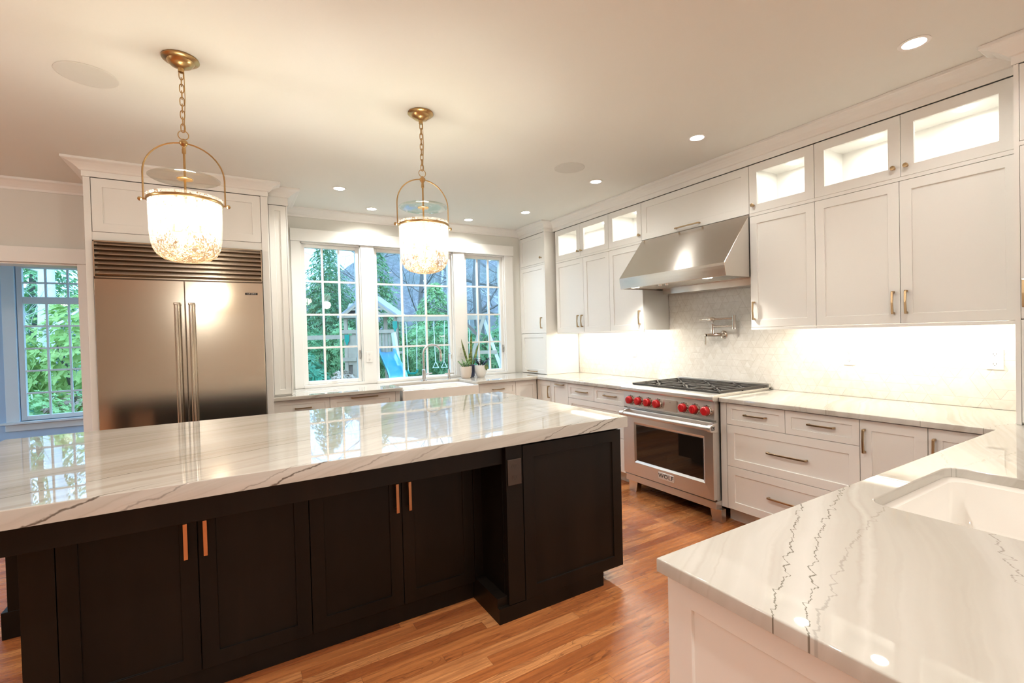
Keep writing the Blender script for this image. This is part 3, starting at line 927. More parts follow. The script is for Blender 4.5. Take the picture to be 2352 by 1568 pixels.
# ------------------------------------------------------------------ window wall, base units
WYF = 4.588; FW = WW(WYF); WD = 0.60
c = base_cabinet('white drawer cabinet between the refrigerator and the dishwasher panel', FW, .287, .752, WD, name='drawer_cabinet')
add_front(c, FW, 'drawer', .287, .752, .723, ZT, ('h', .525, .798, .142, -.008), fw=.04)
add_front(c, FW, 'drawer', .287, .752, .423, .723, ('h', .52, .575, .142, -.008))
add_front(c, FW, 'drawer', .287, .752, ZB, .423, ('h', .52, .27, .142, -.008))
c = base_cabinet('white panel-front unit beside the farmhouse sink, long handle on its top rail', FW, .752, 1.412, WD)
add_front(c, FW, 'door', .752, 1.366, ZB, ZT, ('h', 1.066, .851, .25))
m = MB(FW); m.box((1.368, -TH, ZB), (1.4115, 0, ZT)); m.build('filler', M['paint'], c)
c = thing('base_cabinet', 'white cabinet under the farmhouse sink apron', 'cabinet', (1.83, 4.89, 0))
m = MB(FW); m.box((1.4125, -WD, .105), (2.2505, -TH, .638)); m.box((1.4125, -WD, 0), (2.2505, -TH - .075, .105)); m.build('body', M['paint'], c)
add_front(c, FW, 'door', 1.413, 1.832, ZB, .638, ('v', 1.80, .55, .137)); add_front(c, FW, 'door', 1.832, 2.250, ZB, .638, ('v', 1.864, .55, .137))
c = base_cabinet('white drawer cabinet beside the farmhouse sink toward the corner', FW, 2.2515, 2.757, WD, name='drawer_cabinet')
m = MB(FW); m.box((2.252, -TH, ZB), (2.289, 0, ZT)); m.build('filler', M['paint'], c)
add_front(c, FW, 'drawer', 2.290, 2.757, .723, ZT, ('h', 2.53, .802, .15, -.008), fw=.04)
add_front(c, FW, 'drawer', 2.290, 2.757, .423, .723, ('h', 2.53, .575, .15, -.008))
add_front(c, FW, 'drawer', 2.290, 2.757, ZB, .423, ('h', 2.53, .27, .15, -.008))
c = base_cabinet('white corner base cabinet with a plain panel and no handle under the window counter', FW, 2.757, 3.045, WD)
add_front(c, FW, 'door', 2.757, 3.045, ZB, ZT, None)

# ------------------------------------------------------------------ worktops
def rrect(x0, y0, x1, y1, r, n=5):
    p = []
    for cx, cy_, a0 in ((x1 - r, y1 - r, 0), (x0 + r, y1 - r, 90), (x0 + r, y0 + r, 180), (x1 - r, y0 + r, 270)):
        for k in range(n + 1):
            a = math.radians(a0 + 90 * k / n); p.append((cx + r * math.cos(a), cy_ + r * math.sin(a)))
    return p
CT0, CT1 = .884, .914
YC = 4.53
mb = MB(); mb.slab([(.286, YC), (1.415, YC), (1.43, 4.546), (1.43, 4.985), (2.233, 4.985), (2.233, 4.546), (2.248, YC), (3.018, YC), (3.018, 3.158), (3.719, 3.158), (3.719, 5.168), (.286, 5.168)], [], CT0, CT1)
tag(mb.build('countertop', M['quartz'], loc='base'), 'white veined stone counter around the farmhouse sink and window corner', 'countertop')
mb = MB(); mb.slab([(.786, -.35), (3.719, -.35), (3.719, 2.166), (3.018, 2.166), (3.018, .726), (.786, .726)], [rrect(1.53, .12, 2.12, .628, .045)], CT0, CT1)
tag(mb.build('countertop', M['quartz_pen'], loc='base'), 'white stone peninsula counter with two dark jagged veins and a prep sink cut-out', 'countertop')

# prep sink under the peninsula slab
def basin(root, x0, y0, x1, y1, z0, z1, r, mat, wall=.014, lip=.02):
    m = MB(); n = 6
    A = rrect(x0 - lip, y0 - lip, x1 + lip, y1 + lip, r + lip, n); B = rrect(x0, y0, x1, y1, r, n)
    C = rrect(x0 + .012, y0 + .012, x1 - .012, y1 - .012, r, n); D = rrect(x0 + .04, y0 + .04, x1 - .04, y1 - .04, r, n)
    k = len(A)
    vs = [(x, y, z1) for x, y in A] + [(x, y, z1) for x, y in B] + [(x, y, z1 - .01) for x, y in C] + [(x, y, z0 + .035) for x, y in C] + [(x, y, z0 + .006) for x, y in D]
    vs += [(x, y, z0 - wall) for x, y in A]
    fs = []
    for L in range(4): fs += [(L * k + i, L * k + (i + 1) % k, (L + 1) * k + (i + 1) % k, (L + 1) * k + i) for i in range(k)]
    fs += [tuple(4 * k + i for i in range(k))]
    fs += [(5 * k + i, 5 * k + (i + 1) % k, (i + 1) % k, i) for i in range(k)] + [tuple(5 * k + i for i in range(k))[::-1]]
    m.add(vs, fs, True)
    m.build('basin', mat, root, sharp=50)
    m = MB(); m.lathe([(0, .002), (.03, .002), (.042, .004), (.044, 0), (.0, 0)], ((x0 + x1) / 2, (y0 + y1) / 2, z0 + .0065), 20); m.build('drain', M['nickel'], root)
s = thing('prep_sink', 'white undermount prep sink in the peninsula counter', 'sink', (1.825, .375, .70))
basin(s, 1.535, .125, 2.115, .623, .70, .8835, .045, M['porcelain'])

# peninsula cabinet
c = thing('peninsula_cabinet', 'white panelled cabinet carrying the peninsula counter', 'cabinet', (1.9, .2, 0))
m = MB(); m.box((.837, -.28, .105), (1.48, .695, .88)); m.box((1.48, -.28, .105), (2.18, .695, .665)); m.box((2.18, -.28, .105), (3.04, .695, .88))
m.box((1.48, .66, .665), (2.18, .695, .88)); m.box((1.48, -.28, .665), (2.18, .09, .88))
m.build('body', M['paint'], c)
m = MB(); m.box((.89, -.2, 0), (3.04, .62, .105)); m.build('toe_kick', M['paint'], c)
FP = RW(.815)
m = front(MB(FP), -.30, .722, .02, .882, .062, .008, .022); m.build('end_panel', M['paint'], c, bevel=.0015)

# ------------------------------------------------------------------ farmhouse sink and taps
s = thing('farmhouse_sink', 'white apron-front farmhouse sink under the middle window', 'sink', (1.832, 4.75, .64))
basin(s, 1.452, 4.545, 2.211, 4.965, .66, .8835, .03, M['porcelain'], lip=.012)
mb = MB(); mb.prism(rrect(1.4185, 4.495, 2.2445, 4.533, .012, 3), lambda p, q, d: (p, q, d), .642, .8835); mb.build('apron', M['porcelain'], s, bevel=.005)

t = thing('kitchen_faucet', 'tall gooseneck nickel faucet behind the farmhouse sink', 'faucet', (1.843, 5.075, .9145))
m = MB(); m.lathe([(0, 0), (.03, 0), (.03, .006), (.022, .01), (.0215, .12), (.016, .125), (0, .125)], (1.843, 5.075, .9145), 20); m.build('base', M['nickel'], t)
pts = [(1.843, 5.075, 1.03), (1.843, 5.075, 1.215)] + [(1.843 + .1 - .1 * math.cos(a), 5.075 - .01 * (1 - math.cos(a)), 1.215 + .1 * math.sin(a)) for a in [PI * k / 14 for k in range(1, 15)]]
m = MB(); m.tube(pts, .0125, 12); m.build('neck', M['nickel'], t)
e = pts[-1]
m = MB(); m.lathe([(.0125, 0), (.0155, -.01), (.0165, -.085), (.014, -.092), (0, -.092)], e, 16); m.build('spray_head', M['nickel'], t)
m = MB(); m.tube([(1.86, 5.072, .985), (1.935, 5.055, .993)], [.011, .006], 10); m.build('lever', M['nickel'], t)
t = thing('filter_tap', 'small nickel filtered-water tap to one side of the tall gooseneck faucet', 'faucet', (2.143, 5.065, .9145))
m = MB(); m.lathe([(0, 0), (.02, 0), (.02, .005), (.015, .008), (.015, .105), (.010, .112), (0, .112)], (2.143, 5.065, .9145), 18); m.build('base', M['nickel'], t)
pts = [(2.143, 5.065, 1.02), (2.143, 5.065, 1.17)] + [(2.143, 5.065 - .045 + .045 * math.cos(a), 1.17 + .045 * math.sin(a)) for a in [PI * k / 10 for k in range(1, 10)]] + [(2.143, 4.975, 1.15)]
m = MB(); m.tube(pts, .006, 10); m.build('spout', M['nickel'], t)
m = MB(); m.tube([(2.09, 5.06, .975), (2.205, 5.06, .975)], .0075, 10); m.build('lever', M['nickel'], t)

# ------------------------------------------------------------------ refrigerator and its surround
FX = 4.48; FF = WW(FX)
c = thing('refrigerator_cabinet', 'white panelled surround built around the steel refrigerator', 'cabinet', (-.33, 4.84, 0))
m = MB(FF); m.box((-.895, -.715, 0), (-.856, 0, 2.628)); m.build('side_panel', M['paint'], c, bevel=.0015)
m = MB(FF); m.box((.233, -.715, 0), (.284, 0, 2.628)); m.build('side_panel', M['paint'], c, bevel=.0015)
m = MB(FF); m.box((-.856, -.715, 2.176), (.233, -TH, 2.628)); m.box((-.856, -TH, 2.176), (.233, -.004, 2.2345)); m.build('body', M['paint'], c)
add_front(c, FF, 'door', -.853, -.310, 2.236, 2.626, None, fw=.062)
add_front(c, FF, 'door', -.310, .231, 2.236, 2.626, None, fw=.062)
m = MB(); m.sweep([(-.895, 5.19), (-.895, FX), (.284, FX), (.284, 4.50)], [(o, z) for o, z in CRP]); m.build('crown', M['trim'], c)

f = thing('refrigerator', 'large two-door stainless steel refrigerator with louvered top grille', 'refrigerator', (-.31, 4.84, 0))
m = MB(FF); m.box((-.850, -.70, .02), (.228, -.03, 2.170)); m.build('body', M['steel_dark'], f)
for a, b in ((-.850, -.3155), (-.3105, .228)):
    m = MB(FF)
    n = 10   # gently bowed skin
    poly = [(-.03, .10), (-.03, 1.892)] + [(.028 + .006 * math.sin(PI * k / n), 1.892 - 1.792 * k / n) for k in range(n + 1)]
    m.prism(poly, lambda p, q, d: (d, p, q), a, b, True)
    m.build('door', M['steel_x'], f, bevel=.003, sharp=25)
m = MB(FF); m.box((-.845, -.06, .02), (.223, -.012, .098)); m.build('kick_plate', M['steel_dark'], f)
m = MB(FF); m.box((-.850, -.03, 1.900), (-.842, .03, 2.170)); m.box((.220, -.03, 1.900), (.228, .03, 2.170)); m.box((-.850, -.03, 2.160), (.228, .03, 2.170)); m.box((-.850, -.03, 1.8995), (.228, .03, 1.908)); m.build('grille_frame', M['steel_x'], f, bevel=.001)
for k in range(7):
    z = 1.916 + k * .0352
    m = MB(FF); m.prism([(-.028, z), (.012, z), (.028, z + .012), (.028, z + .017), (.010, z + .006), (-.028, z + .006)], lambda p, q, d: (d, p, q), -.841, .219)
    m.build('louver', M['steel_x'], f)
for x in (-.361, -.268):
    m = MB(FF); pr = []
    n = 24; vs = []; fs = []
    for z in (.25, 1.702):
        for k in range(n * 2):
            a = PI * k / n; r = .0185 + (.0014 if k % 2 else 0); vs.append((x + r * math.cos(a), .085 + r * math.sin(a), z))
    fs = [(k, (k + 1) % (2 * n), 2 * n + (k + 1) % (2 * n), 2 * n + k) for k in range(2 * n)]
    m.add(vs, fs)
    for z in (.235, 1.702): m.lathe([(0, 0), (.022, 0), (.0225, .003), (.0225, .015), (.021, .018), (0, .018)], (x, .085, z), 24)
    for z in (.32, 1.64): m.bar((x, .028, z), (x, .075, z), .02, .024)
    m.build('handle', M['steel_x'], f)
m = MB(FF); m.box((.097, .028, 1.793), (.188, .0325, 1.8105)); bd = m.build('badge', M['dark'], f)

def text_mesh(name, s, size, mat, parent, mat4, ext=.0006, label=None, sx=1.0):
    cu = bpy.data.curves.new(name, 'FONT'); cu.body = s; cu.size = size; cu.extrude = ext; cu.align_x = 'CENTER'; cu.align_y = 'CENTER'; cu.resolution_u = 4
    cu.space_character = 1.08
    ob = bpy.data.objects.new(name, cu); COL.objects.link(ob)
    dg = bpy.context.evaluated_depsgraph_get(); me = bpy.data.meshes.new_from_object(ob.evaluated_get(dg))
    bpy.data.objects.remove(ob)
    me.transform(Matrix.Diagonal((sx, 1, 1, 1))); me.transform(mat4)
    base = Vector((0, 0, 0)); q = parent
    while q is not None: base += q.location; q = q.parent
    me.transform(Matrix.Translation(-base))
    me.materials.clear(); me.materials.append(mat)
    o = bpy.data.objects.new(name, me); COL.objects.link(o); o.parent = parent
    if label: o['label'] = label
    return o
text_mesh('lettering', 'SUB-ZERO', .0135, M['nickel'], bd, Matrix.Translation((.1425, FX - .033, 1.8015)) @ Matrix.Rotation(PI / 2, 4, 'X'), sx=1.05)

c = thing('pilaster_cabinet', 'narrow white panelled cabinet standing on the counter beside the refrigerator', 'cabinet', (.367, 4.90, .9155))
FPI = WW(4.61)
m = MB(FPI); m.box((.2865, -.587, .9155), (.449, -TH, 2.6)); m.box((.2865, -TH, .9155), (.298, 0, 2.6)); m.box((.4385, -TH, .9155), (.449, 0, 2.6)); m.build('body', M['paint'], c)
add_front(c, FPI, 'door', .299, .438, .93, 2.598, None, fw=.046)
m = MB(); m.sweep([(.2865, 4.61), (.449, 4.61), (.449, 5.15)], [(o, z - .0 if z > 2.66 else z - .028) for o, z in CRP]); m.build('crown', M['trim'], c)

# ------------------------------------------------------------------ range
R0, R1 = 2.182, 3.085   # along Y
rg = thing('gas_range', 'stainless steel gas range with red knobs and a black oven window', 'range', (3.32, 2.63, 0))
m = MB(); m.box((3.01, R0 + .004, .125), (3.70, R1 - .004, .905)); m.box((3.12, R0 + .02, .10), (3.68, R1 - .02, .125)); m.build('body', M['steel_y'], rg)
# bullnose and top pan
m = MB(); m.prism([(2.985, .885), (2.958, .889), (2.952, .900), (2.952, .920), (2.960, .931), (2.985, .934), (3.06, .934), (3.06, .885)], lambda p, q, d: (p, d, q), R0 - .013, R1 + .013); m.build('bullnose', M['steel_y'], rg, bevel=.002)
m = MB(); m.box((3.06, R0, .905), (3.70, R1, .918)); m.box((3.06, R0, .918), (3.70, R0 + .012, .932)); m.box((3.06, R1 - .012, .918), (3.70, R1, .932)); m.box((3.675, R0, .918), (3.70, R1, .965)); m.build('cooktop', M['steel_y'], rg, bevel=.002)
# control panel
m = MB(); m.prism([(2.985, .748), (2.979, .752), (2.983, .884), (3.01, .884), (3.01, .748)], lambda p, q, d: (p, d, q), R0 - .006, R1 + .006); m.build('control_panel', M['steel_y'], rg, bevel=.002)
m = MB(); m.box((2.974, 2.506, .765), (2.981, 2.641, .856)); dp = m.build('display', M['steel_hood'], rg, bevel=.001)
m = MB(); m.box((2.9735, 2.570, .834), (2.975, 2.574, .838)); m.build('indicator', M['dark'], dp)
for i, y in enumerate((2.998, 2.897, 2.795, 2.694, 2.434, 2.334, 2.232)):
    z = .814
    m = MB(); m.lathe([(0, 0), (.039, 0), (.041, -.004), (.039, -.018), (.036, -.022), (0, -.022)], (2.981, y, z), 28, 'x'); bz = m.build('bezel', M['chrome'], rg)
    m = MB()
    for k in range(12):
        a = 2 * PI * k / 12; m.bar((2.966, y + .0402 * math.cos(a), z + .0402 * math.sin(a)), (2.972, y + .0402 * math.cos(a), z + .0402 * math.sin(a)), .006, .003)
    m.build('tick_mark', M['dark'], bz)
    m = MB(); m.lathe([(0, -.0215), (.033, -.0215), (.0335, -.026), (.031, -.046), (.027, -.052), (0, -.053)], (2.981, y, z), 24, 'x')
    m.hexa([(2.981 - .053, y - .012, z - .030), (2.981 - .024, y - .013, z - .033), (2.981 - .024, y + .013, z - .033), (2.981 - .053, y + .012, z - .030),
            (2.981 - .058, y - .010, z + .027), (2.981 - .024, y - .012, z + .033), (2.981 - .024, y + .012, z + .033), (2.981 - .058, y + .010, z + .027)])
    m.build('knob', M['red'], rg, bevel=.003, sharp=35)
# oven door
D0, D1 = R0 - .004, R1 + .002
m = MB(); FR_ = RW(2.962)
O = [(D0, .165), (D1, .165), (D1, .735), (D0, .735)]; I = [(2.268, .298), (2.936, .298), (2.936, .606), (2.268, .606)]
vs = [(u, 0, z) for u, z in O] + [(u, .004, z) for u, z in [(2.248, .278), (2.956, .278), (2.956, .626), (2.248, .626)]] + [(u, -.006, z) for u, z in I] + [(u, -.04, z) for u, z in O]
fs = []
for L in (0, 1): fs += [(L * 4 + i, L * 4 + (i + 1) % 4, (L + 1) * 4 + (i + 1) % 4, (L + 1) * 4 + i) for i in range(4)]
fs += [(8, 9, 10, 11), (15, 14, 13, 12)] + [(i, 12 + i, 12 + (i + 1) % 4, (i + 1) % 4) for i in range(4)]
m.fr = FR_; m.add(vs, fs); od = m.build('oven_door', M['steel_y'], rg, bevel=.003)
m = MB(FR_); m.box((2.2685, -.0055, .2985), (2.9355, -.003, .6055)); m.build('oven_window', M['ovenglass'], od)
m = MB(); m.tube([(2.897, 2.150, .703), (2.897, 3.046, .703)], .0185, 18)
m.tube([(2.897, 3.018, .703), (2.897, 3.050, .703)], .021, 18)
hd = m.build('handle', M['steel_y'], od)
for y0, y1 in ((2.138, 2.168), (3.004, 3.022)):
    m = MB(); m.prism([(2.964, .672), (2.964, .738), (2.925, .736), (2.885, .727), (2.874, .712), (2.874, .694), (2.885, .680), (2.925, .672)], lambda p, q, d: (p, d, q), y0, y1)
    bk = m.build('handle_bracket', M['steel_y'], od, bevel=.003)
    if y0 < 2.15:
        m = MB(); yy = y0 - .0008; cx, cz = 2.908, .705
        for a, b in (((-.014, .014), (-.014, -.012)), ((-.014, -.012), (.014, -.012)), ((.014, -.012), (.014, .014)), ((-.006, .012), (-.002, .004)), ((-.002, .004), (.006, .009)), ((.006, .009), (.004, -.004)), ((.004, -.004), (-.006, -.004))):
            m.bar((cx + a[0], yy, cz + a[1]), (cx + b[0], yy, cz + b[1]), .003, .0022, up=(0, 1, 0))
        m.build('emblem', M['dark'], bk)
# badge
m = MB(FR_); m.box((2.535, .0005, .205), (2.690, .008, .258)); bd = m.build('badge', M['badge'], od, bevel=.002, label='pale satin name badge')
text_mesh('lettering', 'WOLF', .047, M['dark'], bd, Matrix.Translation((2.962 - .0088, 2.6125, .2315)) @ Matrix.Rotation(-PI / 2, 4, 'Z') @ Matrix.Rotation(PI / 2, 4, 'X'), sx=1.10)
# kick panel and legs
m = MB(); m.box((2.982, R0 - .004, .097), (3.05, R1, .152)); m.box((3.05, R0, .12), (3.1, R1, .152)); m.build('kick_panel', M['steel_y'], rg, bevel=.002)
for y0, y1, sgn in ((2.128, 2.228, 1), (2.99, 3.075, -1)):
    ya, yb = (y0 + .025, y1) if sgn > 0 else (y1, y0)
    m = MB(); w = abs(yb - ya)
    m.prism([(ya, 0), (ya, .0965), (yb + sgn * .02, .0965), (yb, 0)], lambda p, q, d: (d, p, q), 3.005, 3.06)
    m.build('leg', M['steel_hood'], rg, bevel=.0015)
for y in (R0 + .06, R1 - .06):
    m = MB(); m.box((3.55, y - .03, 0), (3.61, y + .03, .1)); m.build('leg', M['steel_hood'], rg)
# burners and grates
for i in range(3):
    ya = R0 + .022 + i * .2875; yb = ya + .284; yc = (ya + yb) / 2
    for xc in (3.235, 3.515):
        m = MB(); m.lathe([(0, 0), (.058, 0), (.058, .004), (.05, .010), (.034, .010), (.036, .016), (.034, .021), (0, .022)], (xc, yc, .9185), 20); m.build('burner', M['burner'], rg)
    m = MB(); zt, zb = .951, .936
    xa, xb = 3.065, 3.668
    for (p, q) in (((xa, ya), (xb, ya)), ((xa, yb), (xb, yb)), ((xa, ya), (xa, yb)), ((xb, ya), (xb, yb)), (((xa + xb) / 2, ya), ((xa + xb) / 2, yb))):
        m.bar((p[0], p[1], (zt + zb) / 2), (q[0], q[1], (zt + zb) / 2), .013, .017)
    for xc in (3.235, 3.515):
        for k in range(8):
            a = PI * k / 4
            ex = 1.0 / max(abs(math.cos(a)), abs(math.sin(a)) * 1.0)
            rx = min(.136 * ex, .185)
            ox, oy = xc + rx * math.cos(a), yc + rx * math.sin(a)
            oy = max(ya, min(yb, oy))
            m.bar((xc + .03 * math.cos(a), yc + .03 * math.sin(a), zt - .004), (ox, oy, (zt + zb) / 2), .010, .015)
    for px in (xa + .02, (xa + xb) / 2, xb - .02):
        for py in (ya + .004, yb - .004): m.box((px - .007, py - .004, .9185), (px + .007, py + .004, zb + .002))
    m.build('grate', M['iron'], rg, bevel=.0015, seg=1)

# ------------------------------------------------------------------ hood
H0, H1 = 2.1265, 3.197
hd = thing('range_hood', 'wedge-shaped stainless steel range hood above the gas range', 'range hood', (3.4, 2.66, 1.79))
m = MB()
arc = [(3.0575, 1.893), (3.058, 1.872), (3.061, 1.850), (3.066, 1.824), (3.072, 1.797)]
poly = [(3.718, 2.262), (3.358, 2.262)] + arc + [(3.085, 1.797), (3.10, 1.835), (3.718, 1.835)]
m.prism(poly, lambda p, q, d: (p, d, q), H0, H1)
m.build('canopy', M['steel_hood'], hd, bevel=.002)
m = MB()
for a, b in ((H0, H0 + .012), (H1 - .012, H1)): m.prism([(3.072, 1.797), (3.718, 1.797), (3.718, 1.836), (3.066, 1.836)], lambda p, q, d: (p, d, q), a + .0002, b - .0002)
m.build('side_skirt', M['steel_hood'], hd)
m = MB()
m.box((3.10, H0 + .012, 1.805), (3.17, H1 - .012, 1.834)); m.build('control_strip', M['steel_hood'], hd)
for k in range(3):
    ya = H0 + .03 + k * .34
    m = MB()
    for j in range(7): m.prism([(0, 1.834), (.018, 1.806), (.030, 1.806), (.048, 1.834)], lambda p, q, d: (d, ya + .008 + j * .046 + p, q), 3.18, 3.56)
    m.build('baffle_filter', M['steel_hood'], hd)
for y in (2.33, 3.08):
    m = MB(); m.lathe([(0, 0), (.035, 0), (.038, .004), (0, .004)], (3.135, y, 1.8005), 18); lz = m.build('lamp_lens', M['hoodlamp'], hd)
    lamp('hood_lamp', 'SPOT', 26.0, (3.135, y, 1.795), hd, (1.0, .95, .84), .03, angle=math.radians(140), blend=1.0)
for y in (2.72, 2.79):
    m = MB(); m.lathe([(0, 0), (.018, 0), (.02, -.004), (.016, -.018), (0, -.02)], (3.135, y, 1.8045), 16); m.build('knob', M['chrome'], hd)
m = MB(); m.box((3.56, H0 + .06, 1.755), (3.717, H1 - .06, 1.834)); m.build('back_panel', M['steel_hood'], hd)

# ------------------------------------------------------------------ pot filler
pf = thing('pot_filler', 'folding polished nickel pot filler on the tile above the range', 'faucet', (3.69, 2.65, 1.28))
m = MB(); m.lathe([(0, 0), (.036, 0), (.037, -.004), (.03, -.010), (.018, -.012), (.016, -.05), (0, -.05)], (3.7195, 2.606, 1.36), 24, 'x'); m.build('wall_flange', M['chrome'], pf)
m = MB(); m.tube([(3.665, 2.606, 1.36), (3.640, 2.635, 1.36), (3.615, 2.695, 1.358)], [.016, .016, .014], 14)
m.tube([(3.633, 2.655, 1.355), (3.633, 2.655, 1.455)], [.0145, .0125], 14); m.build('valve_body', M['chrome'], pf)
m = MB(); m.tube([(3.610, 2.712, 1.372), (3.610, 2.712, 1.276)], [.008, .0065], 10); m.tube([(3.61, 2.70, 1.358), (3.61, 2.714, 1.358)], .012, 12); m.build('lever', M['chrome'], pf)
m = MB(); m.tube([(3.633, 2.655, 1.433), (3.64, 2.46, 1.433)], .0095, 12); m.build('arm', M['chrome'], pf)
m = MB(); m.tube([(3.64, 2.452, 1.408), (3.64, 2.452, 1.462)], .016, 14); m.tube([(3.64, 2.452, 1.468), (3.64, 2.452, 1.524)], .016, 14); m.tube([(3.64, 2.452, 1.46), (3.64, 2.452, 1.47)], .012, 12); m.build('elbow_joint', M['chrome'], pf)
m = MB(); m.tube([(3.64, 2.46, 1.499), (3.626, 2.63, 1.497)], .0095, 12); m.build('arm', M['chrome'], pf)
m = MB(); m.tube([(3.626, 2.622, 1.497), (3.624, 2.648, 1.497), (3.622, 2.70, 1.497)], [.012, .021, .010], 14); m.tube([(3.622, 2.70, 1.497), (3.62, 2.775, 1.497)], .006, 10)
m.tube([(3.624, 2.648, 1.49), (3.624, 2.648, 1.468)], .011, 12); m.build('spout', M['chrome'], pf)

# ------------------------------------------------------------------ outlets
def outlet(label, fr, u, z, mat, w=.072, h=.116, group=None, slotmat='slot', lip=False):
    root = thing('wall_outlet', label, 'outlet', fr(u, .003, z - h / 2), group)
    m = MB(fr); m.box((u - w / 2, .0006, z - h / 2), (u + w / 2, .006, z + h / 2)); m.build('cover_plate', M[mat], root, bevel=.0025)
    for dz in (.028, -.028):
        m = MB(fr)
        n = 16; vs = []; fs = []
        for hh in (.0055, .0078): vs += [(u + .0165 * math.cos(2 * PI * k / n), hh, z + dz + max(-.0135, min(.0135, .0165 * math.sin(2 * PI * k / n)))) for k in range(n)]
        fs = [(k, (k + 1) % n, n + (k + 1) % n, n + k) for k in range(n)] + [tuple(range(n))[::-1], tuple(range(n, 2 * n))]
        m.add(vs, fs); rc = m.build('receptacle', M[mat], root)
        m = MB(fr)
        for du in (-.006, .006): m.box((u + du - .001, .0076, z + dz - .001), (u + du + .001, .0086, z + dz + .008))
        m.box((u - .002, .0076, z + dz - .009), (u + .002, .0086, z + dz - .005)); m.build('slot', M[slotmat], rc)
    return root
outlet('white outlet on the casing between the first and middle windows', WW(5.178), 1.268, 1.205, 'plastic', slotmat='slot')
outlet('white outlet on the casing behind the potted plants', WW(5.178), 2.352, 1.222, 'plastic')
FT_ = RW(3.72)
outlet('white outlet on the tile between the range and the corner outlet', FT_, 1.627, 1.192, 'plastic')
outlet('white outlet on the tile nearest the tall cabinet at the photo edge', FT_, .893, 1.198, 'plastic')
outlet('white outlet on the tile between the range and the window corner', FT_, 3.687, 1.192, 'plastic')

# ------------------------------------------------------------------ island
isl = thing('kitchen_island', 'long espresso-stained wood kitchen island base', 'island', (.5, 2.7, 0))
ES = M['espresso']; FI = WW(1.99); FD = WW(2.262)
m = MB(); m.box((-.662, 2.284, .02), (1.125, 3.40, .868)); m.box((1.125, 2.03, .12), (1.862, 3.40, .868)); m.build('body', ES, isl)
m = MB(); m.box((-.64, 2.282, 0), (1.10, 3.36, .088)); m.box((1.072, 2.01, 0), (1.735, 3.36, .119)); m.build('plinth', ES, isl, bevel=.001)
m = MB(); m.box((1.072, 1.991, 0), (1.735, 2.01, .076)); m.build('plinth_board', ES, isl)
m = front(MB(FI), 1.2265, 1.884, .076, .855, .064, .009, .03); m.build('end_panel', ES, isl, bevel=.0015)
m = MB(); m.box((1.862, 2.02, .076), (1.884, 3.40, .868)); m.build('side_panel', ES, isl)
m = MB(); m.box((1.129, 1.992, .078), (1.2235, 2.09, .866)); m.box((1.129, 2.09, .076), (1.15, 2.284, .866)); m.build('pilaster', ES, isl, bevel=.002)
m = MB(); m.box((-.99, 2.022, .772), (1.1285, 2.045, .8685)); m.build('apron', ES, isl, bevel=.0015)
m = MB(FD); m.box((-.662, -.022, .088), (-.569, 0, .866)); m.build('stile', ES, isl, bevel=.001)
m = MB(FD); m.box((1.078, -.022, .088), (1.129, 0, .866)); m.build('stile', ES, isl, bevel=.001)
for a, b, hu in ((-.568, -.146, -.184), (-.146, .268, -.119), (.268, .689, .660), (.689, 1.077, .722)):
    d = add_front(isl, FD, 'door', a, b, .092, .866, None, mat='espresso', fw=.06)
    hm = MB(FD); hm.box((hu - .007, .024, .563), (hu + .007, .034, .704)); hm.box((hu - .005, 0, .571), (hu + .005, .024, .581)); hm.box((hu - .005, 0, .687), (hu + .005, .024, .697))
    hm.build('handle', M['copper'], d, bevel=.001, label='satin copper bar handle')
for (x0, x1, y0, y1) in ((-.978, -.85, 3.20, 3.33), (-.978, -.85, 2.05, 2.17)):
    m = MB(); m.box((x0, y0, 0), (x1, y1, .8685)); m.box((x0 - .023, y0 - .002 if y0 > 3 else y0 - .02, 0), (x1 + .02, y1 + .02, .132)); m.build('leg', ES, isl, bevel=.002)
m = MB(); m.box((-.97, 2.045, .772), (-.945, 3.36, .8685)); m.box((-.97, 3.34, .772), (-.66, 3.36, .8685)); m.build('apron', ES, isl)
outlet('brown outlet on the pilaster of the dark island', FI, 1.174, .733, 'brown_plastic', .078, .128, slotmat='dark')
mb = MB(); mb.slab([(-1.045, 1.963), (1.915, 1.963), (1.915, 3.47), (-1.045, 3.47)], [], .870, .930)
tag(mb.build('island_countertop', M['quartz_isl'], loc='base'), 'long thick white veined stone slab on the dark island', 'countertop')

